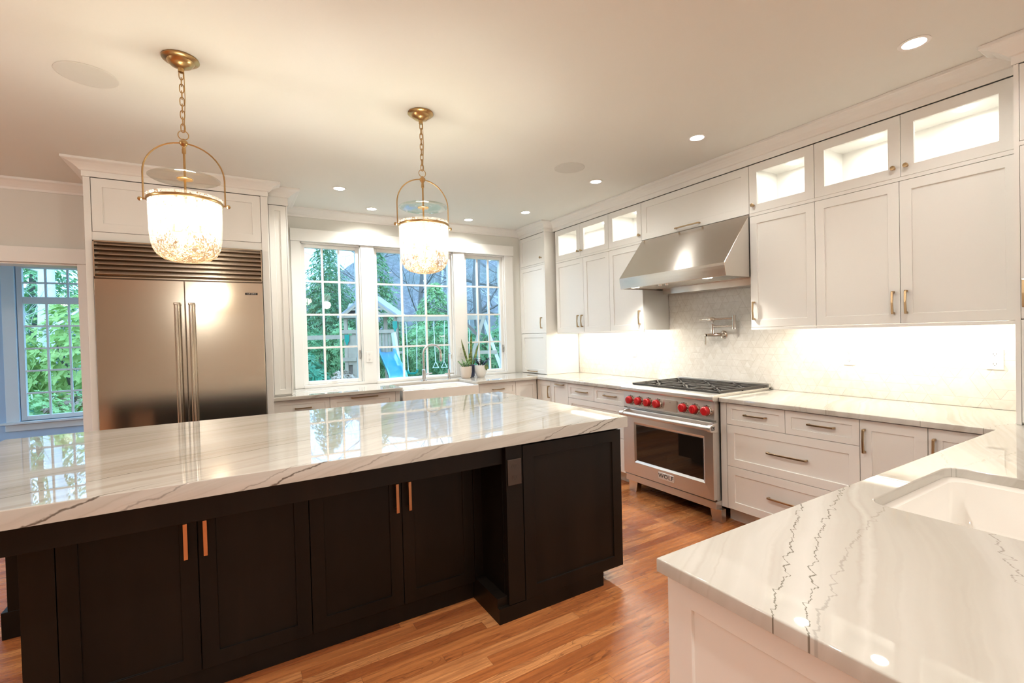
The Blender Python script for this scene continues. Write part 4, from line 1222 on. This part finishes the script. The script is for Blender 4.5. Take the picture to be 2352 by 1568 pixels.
# ------------------------------------------------------------------ pendants
def pendant(x, y, label):
    root = thing('pendant_lantern', label, 'pendant light', (x, y, 1.787), 'glass bell pendants over the island')
    B = M['brass']; P = lambda z: (x, y, z)
    m = MB(); m.lathe([(0, 2.7395), (.074, 2.7395), (.0755, 2.733), (.070, 2.728), (.055, 2.724), (.050, 2.715), (.040, 2.705), (.022, 2.697), (.012, 2.694), (.012, 2.676), (.0, 2.674)], (x, y, 0), 32); m.build('canopy', B, root)
    m = MB(); n = 9; za, zb = 2.678, 2.402; L = (za - zb) / n
    for k in range(n):
        zc = za - L * (k + .5); h = L * .5 + .005; w = .0085; pts = []
        for q in range(16):
            a = 2 * PI * q / 16
            s_ = w * math.cos(a); t_ = math.copysign(abs(math.sin(a)) ** .6, math.sin(a)) * h
            pts.append((x + s_, y, zc + t_) if k % 2 == 0 else (x, y + s_, zc + t_))
        m.tube(pts, .0024, 6, closed=True)
    m.tube([(x + .011, y, 2.69), (x + .012, y - .002, 2.55), (x + .004, y, 2.40)], .0018, 5)
    m.build('chain', B, root)
    m = MB(); m.tube([(x + .021 * math.cos(2 * PI * k / 24), y, 2.384 + .021 * math.sin(2 * PI * k / 24)) for k in range(24)], .0022, 8, closed=True); m.build('ring', B, root)
    m = MB(); m.lathe([(0, 2.366), (.006, 2.366), (.009, 2.360), (.016, 2.355), (.018, 2.347), (.015, 2.338), (.008, 2.331), (.007, 2.322), (.0085, 2.318), (.0085, 2.300), (.005, 2.296), (.005, 2.0), (.011, 1.985), (.011, 1.955), (0, 1.95)], (x, y, 0), 20)
    m.lathe([(0, 2.1815), (.033, 2.1815), (.034, 2.179), (.031, 2.176), (0, 2.176)], (x, y, 0), 24); m.build('stem', B, root)
    # bail handle: half ellipse then straight down
    pts = [(x - .159, y, 2.075), (x - .159, y, 2.16)] + [(x - .159 * math.cos(a), y, 2.19 + .157 * math.sin(a)) for a in [PI * k / 24 for k in range(0, 25)]] + [(x + .159, y, 2.16), (x + .159, y, 2.075)]
    m = MB(); m.tube(pts, .0036, 8); m.build('bail', B, root)
    for s_ in (-1, 1):
        m = MB(); m.tube([(x + s_ * .149, y, 2.07), (x + s_ * .165, y, 2.07)], .0045, 8)
        c_ = (x + s_ * .172, y, 2.068); m.lathe([(0, -.0095), (.006, -.0075), (.0095, 0), (.006, .0075), (0, .0095)], c_, 14); m.build('ball', B, root)
    m = MB(); m.lathe([(.1465, 2.064), (.1515, 2.066), (.153, 2.071), (.1515, 2.076), (.1465, 2.078), (.1465, 2.064)], (x, y, 0), 48); m.build('band', B, root)
    m = MB(); m.lathe([(.034, 2.183), (.10, 2.188), (.138, 2.186), (.1445, 2.1815), (.138, 2.178), (.10, 2.180), (.034, 2.1765)], (x, y, 0), 40); m.build('smoke_lid', M['lidglass'], root)
    prof = [(.152, 2.090), (.1475, 2.082), (.1455, 2.07), (.1455, 2.0), (.144, 1.93), (.1405, 1.885), (.133, 1.850), (.118, 1.822), (.092, 1.803), (.055, 1.792), (.02, 1.788), (0, 1.787)]
    m = MB(); m.lathe(prof, (x, y, 0), 56); m.build('glass_bell', M['mercury'], root, recalc=False, sharp=80)
    for k in range(3):
        a = 2 * PI * k / 3 + .5; bx, by = x + .055 * math.cos(a), y + .055 * math.sin(a)
        m = MB(); m.tube([(x, y, 1.965), ((x + bx) / 2, (y + by) / 2, 1.935), (bx, by, 1.94)], .004, 6); m.lathe([(0, 1.935), (.014, 1.937), (.013, 1.945), (.009, 1.948), (.009, 1.972), (0, 1.972)], (bx, by, 0), 12); ar = m.build('candle_arm', B, root)
        m = MB(); m.lathe([(0, 1.972), (.009, 1.974), (.016, 1.990), (.017, 2.003), (.012, 2.022), (.005, 2.038), (0, 2.044)], (bx, by, 0), 14); m.build('bulb', M['bulb'], ar)
    lamp('pendant_lamp', 'POINT', P_PEND, (x, y, 1.995), root, (1.0, .95, .82), .05)
    return root
pendant(-.171, 2.682, 'brass lantern pendant hanging in front of the refrigerator')
pendant(1.0, 2.682, 'brass lantern pendant hanging in front of the middle window')

# ------------------------------------------------------------------ ceiling fixtures
def downlight(x, y, label, power=P_DOWN):
    if x > 2.7 and y > 0: power = P_DOWN * (.40 if y < 4 else .15)
    root = thing('recessed_light', label, 'ceiling light', (x, y, CEIL - .004), 'recessed ceiling lights')
    m = MB(); m.lathe([(.046, -.0005), (.062, -.0005), (.063, -.003), (.058, -.005), (.046, -.0035)], (x, y, CEIL), 32); m.build('trim_ring', M['trim'], root)
    m = MB(); m.lathe([(0, -.0015), (.0465, -.0015), (.046, -.003), (0, -.003)], (x, y, CEIL), 24); m.build('lens', M['lens'], root)
    lamp('downlight_lamp', 'SPOT', power * 6.5, (x, y, CEIL - .01), root, WARM, .045, angle=math.radians(150), blend=1.0)
downlight(2.812, .940, 'recessed light nearest the camera along the range wall')
downlight(2.806, 2.145, 'recessed light in the ceiling in front of the range hood')
downlight(2.797, 3.190, 'recessed light between the speaker grille and the range-wall cabinets')
downlight(2.793, 4.345, 'recessed light closest to the corner cabinet tower')
downlight(2.368, 4.900, 'recessed light above the third window with the potted plants')
downlight(.848, 4.354, 'recessed light beside the refrigerator cabinet crown')
downlight(1.269, 4.900, 'recessed light above the casing of the first two windows')
for (x, y, lab) in ((.3, -1.1, 'added recessed fill light between the camera and the rear room'), (.85, 1.30, 'added recessed fill light over the aisle between island and peninsula'), (-3.1, 3.9, 'added recessed fill light on the open side toward the sunroom doorway'), (-1.8, .6, 'added recessed fill light over the open side of the room'),
                    (-.3, -2.2, 'added recessed fill light behind the camera'), (2.6, -2.0, 'added recessed fill light behind the peninsula'), (-3.6, 2.4, 'added recessed fill light on the far open side'), (-3.6, -1.4, 'added recessed fill light in the far rear corner')):
    downlight(x, y, lab, P_DOWN * (2.0 if y == 1.30 else 2.4))  # these recessed lights are added out of view as room fill
def globe(x, y, label, k=.8):  # unseen globe added to light the walls and cabinet fronts
    root = thing('added_globe_light', label, 'ceiling light', (x, y, CEIL - .3), 'globe lights added to fill the room')
    m = MB(); m.lathe([(0, CEIL - .001), (.07, CEIL - .001), (.07, CEIL - .012), (.012, CEIL - .02), (.012, CEIL - .09), (.04, CEIL - .10), (.04, CEIL - .115), (0, CEIL - .115)], (x, y, 0), 24); m.build('canopy', M['brass'], root)
    m = MB(); m.lathe([(.001, CEIL - .116)] + [(.11 * math.sin(PI * k / 16), CEIL - .22 + .104 * math.cos(PI * k / 16)) for k in range(1, 16)] + [(.001, CEIL - .324)], (x, y, 0), 28); m.build('globe', M['globe'], root)
    lamp('added_fill_lamp', 'POINT', P_GLOBE_FILL * k, (x, y, CEIL - .42), root, WARM, .10)
globe(-2.9, 2.5, 'added opal globe fill light on the open side of the room', 1.5)
globe(-.6, -3.2, 'added opal globe fill light behind the camera')
globe(2.2, -2.9, 'added opal globe fill light behind the peninsula', 1.7)
def speaker(x, y, label):
    m = MB(); m.lathe([(0, -.0035), (.112, -.0035), (.118, -.004), (.122, -.002), (.122, -.0006), (0, -.0006)], (x, y, CEIL), 48)
    tag(m.build('ceiling_speaker', M['grille_cloth'], loc='base'), label, 'speaker', 'ceiling speakers')
speaker(-.578, 3.055, 'round ceiling speaker grille beside the refrigerator-side pendant')
speaker(2.375, 3.022, 'round ceiling speaker grille near the range-wall recessed lights')

# ------------------------------------------------------------------ potted plants
def pot(name, label, x, y, r0, r1, h, mat):
    root = thing(name, label, 'potted plant', (x, y, .9145))
    m = MB(); m.lathe([(0, .0), (r0 * .82, 0), (r0, .012), (r1, h * .5), (r1, h - .003), (r1 - .004, h), (r1 - .008, h - .004), (r1 - .009, h - .014), (0, h - .014)], (x, y, .9145), 32); m.build('pot', M[mat], root)
    m = MB(); m.lathe([(0, h - .010), (r1 * .6, h - .010), (r1 - .0095, h - .0135)], (x, y, .9145), 20); m.build('soil', M['soil'], root)
    return root
def leaf(m, base, d, up, L, W, fold=.25, n=5, bend=.25):
    """a bent pointed leaf"""
    base, d, up = Vector(base), Vector(d).normalized(), Vector(up)
    side = d.cross(up).normalized(); nrm = side.cross(d).normalized()
    vs = []; fs = []
    for i in range(n + 1):
        t = i / n; w = W * math.sin(PI * min(1, (t * .86 + .14))) ** .8 * (1 if t < 1 else 0) / 2
        c_ = base + d * (L * t) - nrm * (bend * L * t * t)
        vs += [tuple(c_ + side * w + nrm * w * fold), tuple(c_), tuple(c_ - side * w + nrm * w * fold)]
    for i in range(n):
        o = i * 3; fs += [(o, o + 1, o + 4, o + 3), (o + 1, o + 2, o + 5, o + 4)]
    m.add(vs, fs, True)
p = pot('snake_plant', 'banded snake plant in a slate blue pot behind two paler pots', 2.428, 5.098, .058, .064, .148, 'pot_blue')
m = MB()
for (dx, dy, L, W, rx, ry) in ((0, 0, .40, .040, .05, .02), (-.02, .01, .345, .028, -.32, .05), (.02, -.01, .30, .026, .36, -.05), (-.012, -.015, .19, .038, -.08, -.12), (.012, .015, .16, .034, .12, .1)):
    leaf(m, (2.438 + dx, 5.085 + dy, 1.045), (rx, ry, 1), (0, 1, 0.1), L, W, .35, 9, .12 * (1 if rx < 0 else -1) if abs(rx) > .2 else .02)
m.build('leaf_blades', M['snake'], p, recalc=False)
p = pot('succulent_plant', 'bushy green succulent in a beige pot on the window counter', 2.325, 4.985, .056, .067, .136, 'pot_beige')
rnd = random.Random(3)
m = MB()
for k in range(15):
    a = rnd.uniform(0, 2 * PI); tilt = rnd.uniform(.15, .95); L = rnd.uniform(.04, .10)
    d = Vector((math.cos(a) * tilt - .12, math.sin(a) * tilt * .6, 1)).normalized(); b0 = Vector((2.325 + .03 * math.cos(a), 4.985 + .03 * math.sin(a), 1.038))
    m.tube([tuple(b0), tuple(b0 + d * L)], [.004, .003], 5)
    for j in range(7):
        t = .3 + .7 * j / 6; q = b0 + d * L * t; aa = j * 2.4 + k
        leaf(m, q, (math.cos(aa), math.sin(aa), .55), (0, 0, 1), .032, .013, .1, 3, .1)
m.build('succulent_stems', M['succ'], p, recalc=False)
p = pot('dark_leaf_plant', 'dark purple-leaved plant in a white rounded pot on the window counter', 2.512, 4.975, .050, .071, .142, 'pot_white')
m = MB()
for k in range(9):
    a = rnd.uniform(0, 2 * PI); b0 = Vector((2.512 + .02 * math.cos(a), 4.975 + .02 * math.sin(a), 1.044)); tilt = rnd.uniform(.3, 1.0)
    d = Vector((math.cos(a) * tilt, math.sin(a) * tilt * .7 - .1, 1)).normalized(); L = rnd.uniform(.05, .12)
    m.tube([tuple(b0), tuple(b0 + d * L)], [.0035, .002], 5)
    for j in range(6):
        t = .35 + .65 * j / 5; q = b0 + d * L * t; sd = 1 if j % 2 else -1
        s_ = d.cross(Vector((0, 0, 1))).normalized() * sd
        leaf(m, q, tuple(s_ * .9 + d * .45), (0, 0, 1), .056, .034, .2, 4, .3)
m.build('dark_leaves', M['raven'], p, recalc=False)
m = MB()
for (dx, dz) in ((.03, 0), (.042, .012), (.02, -.004)): leaf(m, (2.512 + dx, 4.91, 1.06 + dz), (.25, -.3, -.9), (0, -1, .2), .07, .022, .2, 4, .2)
m.build('drooping_leaf', M['snake'], p, recalc=False)

# ------------------------------------------------------------------ garden
GZ = -.5
mb = MB()
N = 40; R0_, R1_ = 0.0, 44.0
vs = [(0, 26, GZ)]; fs = []
for i in range(N): vs.append((0 + 46 * math.cos(2 * PI * i / N), 26 + 46 * math.sin(2 * PI * i / N), GZ))
fs = [(0, 1 + i, 1 + (i + 1) % N) for i in range(N)]
mb.add(vs, fs); struct('ground', mb, M['ground'])
mb = MB(); vs = []; fs = []
NA, NR = 90, 7; rr = random.Random(5)
for i in range(NA + 1):
    az = math.radians(-52 + 122 * i / NA)
    H = 6.2 + 7.2 * min(1, max(0, (math.degrees(az) - 8) / 12)) + 1.2 * math.sin(az * 9) + .5 * math.sin(az * 31)
    for j in range(NR + 1):
        t = j / NR; r = 34 + 22 * t; z = GZ - .05 + (H + .5) * (t ** .8) * (1 if t < 1 else .99) + rr.uniform(-.25, .25) * (t > 0)
        vs.append((r * math.sin(az), r * math.cos(az), z))
for i in range(NA):
    for j in range(NR):
        a = i * (NR + 1) + j; fs.append((a, a + NR + 1, a + NR + 2, a + 1))
mb.add(vs, fs, True); struct('hill', mb, M['hill'])

def blade(vs, fs, p, d, n, L, W):
    s_ = d.cross(n); s_ = s_.normalized() * (W / 2) if s_.length > 1e-5 else Vector((W / 2, 0, 0))
    o = len(vs); q = p + d * L * .45; e = p + d * L
    vs += [tuple(p), tuple(q + s_), tuple(e), tuple(q - s_)]; fs.append((o, o + 1, o + 2, o + 3))

def rough_mesh(name, vs, fs, mat, parent):
    me = bpy.data.meshes.new(name); me.from_pydata(vs, [], fs); me.materials.append(mat); me.update()
    o = bpy.data.objects.new(name, me); COL.objects.link(o); o.parent = parent
    return o

def conifer(label, x, y, h, r, seed, mat='conifer', group='evergreens behind the play set', dens=1.0):
    root = thing('evergreen_tree', label, 'tree', (x, y, GZ), group)
    rd = random.Random(seed); vs = []; fs = []
    nb = int(430 * dens)
    for k in range(nb):
        t = (k / nb) ** 1.15; z = .15 + (h - .2) * t
        R = r * (1 - t) ** .8 * rd.uniform(.7, 1.08) + .08
        a = k * 2.39996 + rd.uniform(-.3, .3)
        out = Vector((math.cos(a), math.sin(a), 0)); tip = Vector((out.x, out.y, .12 - .35 * (1 - t)))
        m_ = max(3, int(R / .16))
        for j in range(m_):
            f = (j + .7) / m_
            if f < .25: continue
            p = Vector((0, 0, z)) + out * R * f + Vector((0, 0, .1 * R * f - .28 * R * f * f))
            for sgn in (-1, 0, 1, -.5, .5):
                sd = Vector((-out.y, out.x, 0)) * sgn
                d = (out * (1 if sgn == 0 else .55) + sd * .85 + Vector((0, 0, -.35 - rd.uniform(0, .3)))).normalized()
                blade(vs, fs, p + Vector((rd.uniform(-.05, .05), rd.uniform(-.05, .05), rd.uniform(-.05, .05))), d, Vector((rd.uniform(-.4, .4), rd.uniform(-.4, .4), 1)), rd.uniform(.16, .30), rd.uniform(.045, .075))
    rough_mesh('needles', vs, fs, M[mat], root)
    m = MB(); m.tube([(x, y, GZ), (x, y, GZ + h * .95)], [max(.06, h * .018), .02], 8); m.build('trunk', M['bark'], root)
    return root

def shrub(name, label, x, y, w, d, h, seed, mat, L=.16, W=.055, n=330, z0=GZ, group=None, whorl=6):
    root = thing(name, label, 'shrub', (x, y, z0), group)
    rd = random.Random(seed); vs = []; fs = []
    for k in range(n):
        u = rd.uniform(-1, 1); th = rd.uniform(0, 2 * PI); q = math.sqrt(1 - u * u); rr_ = rd.uniform(.72, 1.04)
        p = Vector((w / 2 * q * math.cos(th) * rr_, d / 2 * q * math.sin(th) * rr_, h * (.5 + .5 * u * rr_)))
        nrm = Vector((q * math.cos(th), q * math.sin(th), u * .8 + .35)).normalized()
        t1 = nrm.cross(Vector((0, 0, 1))).normalized() if abs(nrm.z) < .98 else Vector((1, 0, 0)); t2 = nrm.cross(t1)
        a0 = rd.uniform(0, 6)
        for j in range(whorl):
            a = a0 + 2 * PI * j / whorl
            dd = (t1 * math.cos(a) + t2 * math.sin(a) + nrm * rd.uniform(.0, .5) + Vector((0, 0, -.2))).normalized()
            blade(vs, fs, p, dd, nrm, L * rd.uniform(.7, 1.25), W * rd.uniform(.8, 1.2))
    rough_mesh('leaves', vs, fs, M[mat], root)
    m = MB()
    for k in range(5):
        a = k * 1.3; m.tube([(x, y, z0), (x + .3 * w * math.cos(a), y + .3 * d * math.sin(a), z0 + h * .7)], [.03, .012], 5)
    m.build('stems', M['bark'], root)
    return root

def bare_tree(label, x, y, h, r, seed, mat='bark', group='bare trees in the yard'):
    root = thing('bare_tree', label, 'tree', (x, y, GZ), group)
    rd = random.Random(seed); m = MB(); b = MB()
    trunk = [(x, y, GZ)]; c_ = Vector((x, y, GZ)); rad = [r * 1.25]
    for k in range(1, 9):
        c_ = c_ + Vector((rd.uniform(-.12, .12), rd.uniform(-.12, .12), h / 9)); trunk.append(tuple(c_)); rad.append(r * (1 - .1 * k))
    m.tube(trunk, rad, 10); m.build('trunk', M[mat], root)
    def grow(p, d, L, rad_, lvl):
        pts = [tuple(p)]; q = Vector(p); rs = [rad_]; nseg = 4
        for i in range(nseg):
            d = (d + Vector((rd.uniform(-.25, .25), rd.uniform(-.25, .25), rd.uniform(-.12, .2)))).normalized()
            q = q + d * L / nseg; pts.append(tuple(q)); rs.append(rad_ * (1 - .18 * (i + 1)))
        b.tube(pts, rs, 5 if lvl < 2 else 3, cap=False)
        if lvl < 3:
            for i in range(1, nseg + 1):
                for _ in range(2 if lvl < 2 else 1):
                    dd = (d + Vector((rd.uniform(-1, 1), rd.uniform(-1, 1), rd.uniform(-.2, .7)))).normalized()
                    grow(Vector(pts[i]), dd, L * rd.uniform(.45, .65), rs[i] * .55, lvl + 1)
    for k in range(2, 9):
        for _ in range(3):
            a = rd.uniform(0, 2 * PI); d = Vector((math.cos(a), math.sin(a), rd.uniform(.0, .8))).normalized()
            grow(Vector(trunk[k]), d, h * rd.uniform(.16, .3), rad[k] * .3, 1)
    b.build('branches', M[mat], root, recalc=False)
    return root

# play set
O_ = Vector((3.76, 15.24, 0)); E1 = Vector((.86, -.51, 0)); E2 = Vector((.51, .86, 0))
FPS = lambda s_, d_, z_: tuple(O_ + E1 * s_ + E2 * d_ + Vector((0, 0, z_)))
ps = thing('play_set', 'wooden play tower with gabled roof, swing beam and A-frame in the yard', 'play set', (3.76, 15.24, GZ))
for (s_, d_, zt, mt) in ((-.75, 0, 2.1, 'cedar'), (-.75, 1.15, 2.1, 'cedar_dark'), (.84, 0, 2.15, 'cedar'), (.60, 1.15, 2.1, 'cedar_dark'), (.44, .3, 2.1, 'cedar')):
    m = MB(FPS); m.box((s_ - .05, d_ - .05, GZ), (s_ + .05, d_ + .05, zt)); m.build('post', M[mt], ps)
for sg in (-1, 1):
    m = MB(FPS); m.hexa([(0, -.18, 2.78), (sg * .93, -.18, 2.06), (sg * .93, 1.35, 2.06), (0, 1.35, 2.78), (0, -.18, 2.83), (sg * .96, -.18, 2.11), (sg * .96, 1.35, 2.11), (0, 1.35, 2.83)]); m.build('roof', M['shingle'], ps)
m = MB(FPS)
m.bar((-.88, -.15, 2.08), (0, -.15, 2.76), .05, .12); m.bar((.88, -.15, 2.08), (0, -.15, 2.76), .05, .12); m.bar((-.88, -.14, 2.12), (.88, -.14, 2.12), .05, .12)
m.bar((0, -.14, 2.12), (0, -.14, 2.72), .05, .08); m.bar((.45, -.14, 2.12), (0, -.14, 2.5), .04, .06); m.bar((-.45, -.14, 2.12), (0, -.14, 2.5), .04, .06); m.bar((-.5, -.14, 2.32), (.5, -.14, 2.32), .04, .06)
m.build('gable_truss', M['cedar'], ps)
m = MB(FPS); m.prism([(.05, 2.12), (.5, 2.56), (.95, 2.12)], lambda p, q, d: (d, p, q), -.80, -.1); m.build('dormer', M['shingle'], ps)
m = MB(FPS); m.prism([(.15, 2.14), (.5, 2.50), (.85, 2.14)], lambda p, q, d: (d, p, q), -.82, -.801); m.build('dormer_face', M['cedar_dark'], ps)
for (a, b, z0, z1, d_) in ((-.88, -.42, 1.56, 1.68, -.07), (-.42, .9, 1.55, 1.66, -.07), (-.88, -.42, .68, .80, -.07)):
    m = MB(FPS); m.box((a, d_ - .02, z0), (b, d_ + .02, z1)); m.build('rail', M['cedar'], ps)
m = MB(FPS); m.box((-.8, 0, .86), (.84, 1.2, .92)); m.build('deck', M['cedar'], ps)
m = MB(FPS)
for k in range(5): m.box((.30 + k * .1, -.03, .84), (.38 + k * .1, -.005, 1.55))
m.build('slat_panel', M['cedar'], ps)
m = MB(FPS); m.box((-.78, -.03, GZ), (-.69, 0, .68)); m.box((-.56, -.03, GZ), (-.42, 0, 1.56)); m.box((-.69, -.03, .56), (-.56, 0, .68)); m.box((-.78, -.03, .80), (-.56, 0, 1.5)); m.build('side_boards', M['cedar'], ps)
m = MB(FPS); m.box((-.69, .02, GZ), (-.56, .05, .56)); m.build('door_gap', M['cedar_dark'], ps)
for (a, b, z, d_) in ((.86, 3.72, 1.97, 0), (-2.6, -.78, 1.46, 0)):
    m = MB(FPS); m.box((a, d_ - .05, z - .068), (b, d_ + .05, z + .068)); m.build('beam', M['cedar'], ps)
for (s_, z) in ((-.70, 1.44), (.84, 1.83)):
    m = MB(FPS); m.box((s_ - .07, -.10, z - .13), (s_ + .07, -.055, z + .09)); m.prism([(s_ - .05, z - .13), (s_ + .05, z - .13), (s_ + .02, z - .24), (s_ - .02, z - .24)], lambda p, q, d: (p, d, q), -.10, -.06); m.build('bracket', M['teal'], ps)
m = MB(FPS); m.bar((3.68, -.06, 2.03), (2.86, -.06, GZ), .10, .10); m.build('frame_leg', M['cedar'], ps)
m = MB(FPS); m.bar((3.62, .06, 2.03), (4.44, .06, GZ), .10, .10); m.build('frame_leg', M['white_post'], ps)
m = MB(FPS); m.box((3.25, -.02, .80), (4.06, .02, .91)); m.build('cross_brace', M['cedar'], ps)
m = MB(FPS); m.bar((3.0, -.06, 1.90), (3.45, -.06, 1.42), .06, .09); m.build('knee_brace', M['cedar_dark'], ps)
m = MB(FPS); m.bar((.82, -.22, 1.55), (1.16, -.5, GZ), .09, .14); m.build('ladder_rail', M['white_post'], ps)
m = MB(FPS); m.tube([(-.25 + .0, -.12, 1.40), (.1, -.14, 1.38), (.25, -.12, 1.52)], .02, 6); m.build('grab_bar', M['teal'], ps)
# slide
prof = [(-.26, .16), (-.24, .17), (-.21, .15), (-.18, .02), (0, -.01), (.18, .02), (.21, .15), (.24, .17), (.26, .16), (.24, .02), (.18, -.04), (0, -.06), (-.18, -.04), (-.24, .02)]
line = [(.55, .10, .95), (.56, -.12, .94), (.64, -.40, .86), (.80, -.75, .72), (.98, -1.15, .56), (1.14, -1.55, .46), (1.33, -2.0, .30), (1.54, -2.5, .04), (1.72, -2.95, -.20), (1.86, -3.3, -.32)]
m = MB(FPS); K = len(prof); vs = []; fs = []
for i, (s_, d_, z_) in enumerate(line):
    vs += [(s_ + p, d_, z_ + q * (.35 if i == 0 else 1)) for p, q in prof]
for i in range(len(line) - 1):
    fs += [(i * K + k, i * K + (k + 1) % K, (i + 1) * K + (k + 1) % K, (i + 1) * K + k) for k in range(K)]
fs += [tuple(range(K)), tuple((len(line) - 1) * K + k for k in range(K))[::-1]]
m.add(vs, fs, True); m.build('slide', M['slide'], ps, sharp=60)
def swing(label, sa, sb, za, kind):
    c_ = FPS((sa + sb) / 2, 0, za)
    root = thing('swing', label, 'swing', c_)
    for s_, t_ in ((sa, sa + .04), (sb, sb - .04)):
        m = MB(FPS); m.tube([(s_, 0, 1.90), (t_, -.03, za)], .012, 6); m.build('rope', M['rope'], root)
    if kind == 'seat':
        m = MB(FPS); m.prism([(sa, za + .06), (sa + .02, za - .04), (sa + .08, za - .08), (sb - .08, za - .08), (sb - .02, za - .04), (sb, za + .06), (sb - .03, za + .06), (sb - .07, za - .03), (sa + .07, za - .03), (sa + .03, za + .06)], lambda p, q, d: (p, d, q), -.13, .07); m.build('seat', M['teal'], root)
    else:
        for t_ in (sa + .04, sb - .04):
            m = MB(FPS); m.tube([(t_, -.03, za), (t_ - .09, -.03, za - .2), (t_ + .09, -.03, za - .2)], .018, 6, closed=True); m.build('handle', M['rope'], root)
swing('swing with a teal seat hanging beside the blue slide', 1.17, 1.52, .30, 'seat')
swing('swing with white triangular ring handles at the middle of the beam', 2.05, 2.40, .60, 'rings')
swing('swing with a teal seat hanging nearest the A-frame', 2.85, 3.20, .30, 'seat')

conifer('tall evergreen tree filling the first window, left of the play tower roof', 3.75, 23.6, 6.5, 2.3, 1, 'conifer_b')
conifer('tall evergreen at the outer edge of the first window', 1.9, 24.6, 5.6, 2.2, 2, 'conifer')
conifer('tall evergreen directly behind the play tower', 5.9, 22.6, 6.4, 2.4, 3, 'conifer')
conifer('low broad evergreen behind the swings, in the middle window', 8.3, 21.0, 4.5, 2.3, 4, 'conifer')
conifer('low evergreen between the big trunk and the middle-window trees', 9.4, 21.4, 3.4, 1.6, 5, 'conifer_b')
conifer('evergreen tree beyond the A-frame in the third window', 11.5, 18.6, 4.9, 2.0, 6, 'conifer')
conifer('evergreen tree far behind the play tower roof', 4.9, 28.5, 7.4, 2.6, 7, 'conifer_b')
for i in range(9):
    s_ = -3.1 + i * 1.02; p = O_ + E1 * s_ + E2 * (3.1 + .35 * math.sin(i * 2.1))
    lab = ['first', 'second', 'third', 'fourth', 'fifth', 'sixth', 'seventh', 'eighth', 'ninth'][i]
    shrub('laurel_shrub', '%s laurel shrub, counted from the sunroom side, in the row behind the play set' % lab, p.x, p.y, 1.5, 1.3, 2.35 + .2 * math.sin(i * 1.7), 20 + i, 'laurel',   .16, .05, 420, group='laurel row behind the play set')
shrub('rhododendron_shrub', 'dark large-leaved shrub low in the first window', 1.55, 13.2, 1.3, 1.2, 1.55, 41, 'rhodo_dark', .19, .06, 200)
shrub('dry_shrub', 'dry brown-leaved shrub beside the play tower', 2.75, 14.6, .95, .9, .95, 42, 'dead', .10, .05, 300)
bare_tree('big grey bare tree trunk in the third window', 10.05, 19.67, 13, .26, 51)
bare_tree('bare tree with arching limbs behind the middle-window evergreens', 8.9, 25.5, 13, .17, 52)
bare_tree('bare tree rising behind the first-window evergreens', 2.6, 27.5, 12, .16, 53)
bare_tree('bare tree behind the tall evergreen at the play tower', 6.6, 27.0, 14, .18, 54)
bare_tree('bare tree on the slope beyond the third window', 15.0, 26.0, 13, .17, 55)
bare_tree('bare tree between the swing beam and the wooded hill', 12.4, 27.5, 12, .15, 56)
bare_tree('pale bare tree high on the slope behind the middle window', 13.2, 32.0, 13, .13, 57, 'birch')
bare_tree('pale bare tree high on the slope behind the third window', 18.0, 30.0, 13, .13, 58, 'birch')
bare_tree('pale bare tree far behind the first-window evergreens', 5.0, 34.0, 13, .13, 59, 'birch')
for i, (s_, d_, r_) in enumerate(((1.0, 1.9, .26), (1.5, 1.8, .30), (2.05, 1.9, .24), (2.5, 1.8, .32), (3.0, 1.9, .25))):
    p = O_ + E1 * s_ + E2 * d_; rd = random.Random(70 + i); m = MB(); n1, n2 = 10, 6; vs = [(p.x, p.y, GZ + r_ * 1.5)]; fs = []
    for j in range(1, n2):
        ph = PI * .5 * j / (n2 - 1)
        for k in range(n1):
            a = 2 * PI * k / n1; q = r_ * rd.uniform(.85, 1.15); vs.append((p.x + q * 1.25 * math.sin(ph) * math.cos(a), p.y + q * math.sin(ph) * math.sin(a), GZ + r_ * 1.5 * math.cos(ph) * rd.uniform(.9, 1.1)))
    fs += [(0, 1 + k, 1 + (k + 1) % n1) for k in range(n1)]
    for j in range(n2 - 2): fs += [(1 + j * n1 + k, 1 + j * n1 + (k + 1) % n1, 1 + (j + 1) * n1 + (k + 1) % n1, 1 + (j + 1) * n1 + k) for k in range(n1)]
    m.add(vs, fs, True); tag(m.build('garden_stone', M['stone'], loc='base'), '%s grey stone, counted from the slide, on the ground behind the swings' % ['first', 'second', 'third', 'fourth', 'fifth'][i], 'stone', 'stones behind the swings')
# outside the sunroom
for i in range(3):
    shrub('boxwood_hedge', '%s clipped hedge bush under the sunroom window' % ['outermost', 'middle', 'innermost'][i], -3.3 + i * .85, 9.15, 1.1, .8, 1.27, 80 + i, 'hedge', .055, .03, 800, group='clipped bushes outside the sunroom')
shrub('rhododendron_shrub', 'tall yellow-green shrub in the outer half of the sunroom window', -3.55, 10.9, 1.7, 1.3, 2.75, 84, 'rhodo', .135, .062, 620)
shrub('rhododendron_shrub', 'tall yellow-green shrub beside the doorway edge of the sunroom window', -2.15, 10.7, 1.6, 1.3, 2.85, 85, 'rhodo', .135, .062, 620)
shrub('rhododendron_shrub', 'low dark-leaved shrub between the hedge and the yellow-green shrubs', -3.0, 9.9, .9, .7, 1.2, 86, 'rhodo_dark', .14, .045, 200)
shrub('dry_shrub', 'dry brown shrub between the hedge and the yellow-green shrubs', -2.2, 9.9, .9, .6, 1.2, 87, 'dead', .08, .05, 260)
bare_tree('pale birch trunk seen through the sunroom window transom', -3.14, 12.4, 10, .17, 88, 'birch')
conifer('evergreen tree behind the birch outside the sunroom', -4.6, 17.5, 7.5, 2.4, 89, 'conifer')
conifer('evergreen tree seen past the doorway edge of the sunroom', -1.6, 19.5, 6.5, 2.2, 90, 'conifer')
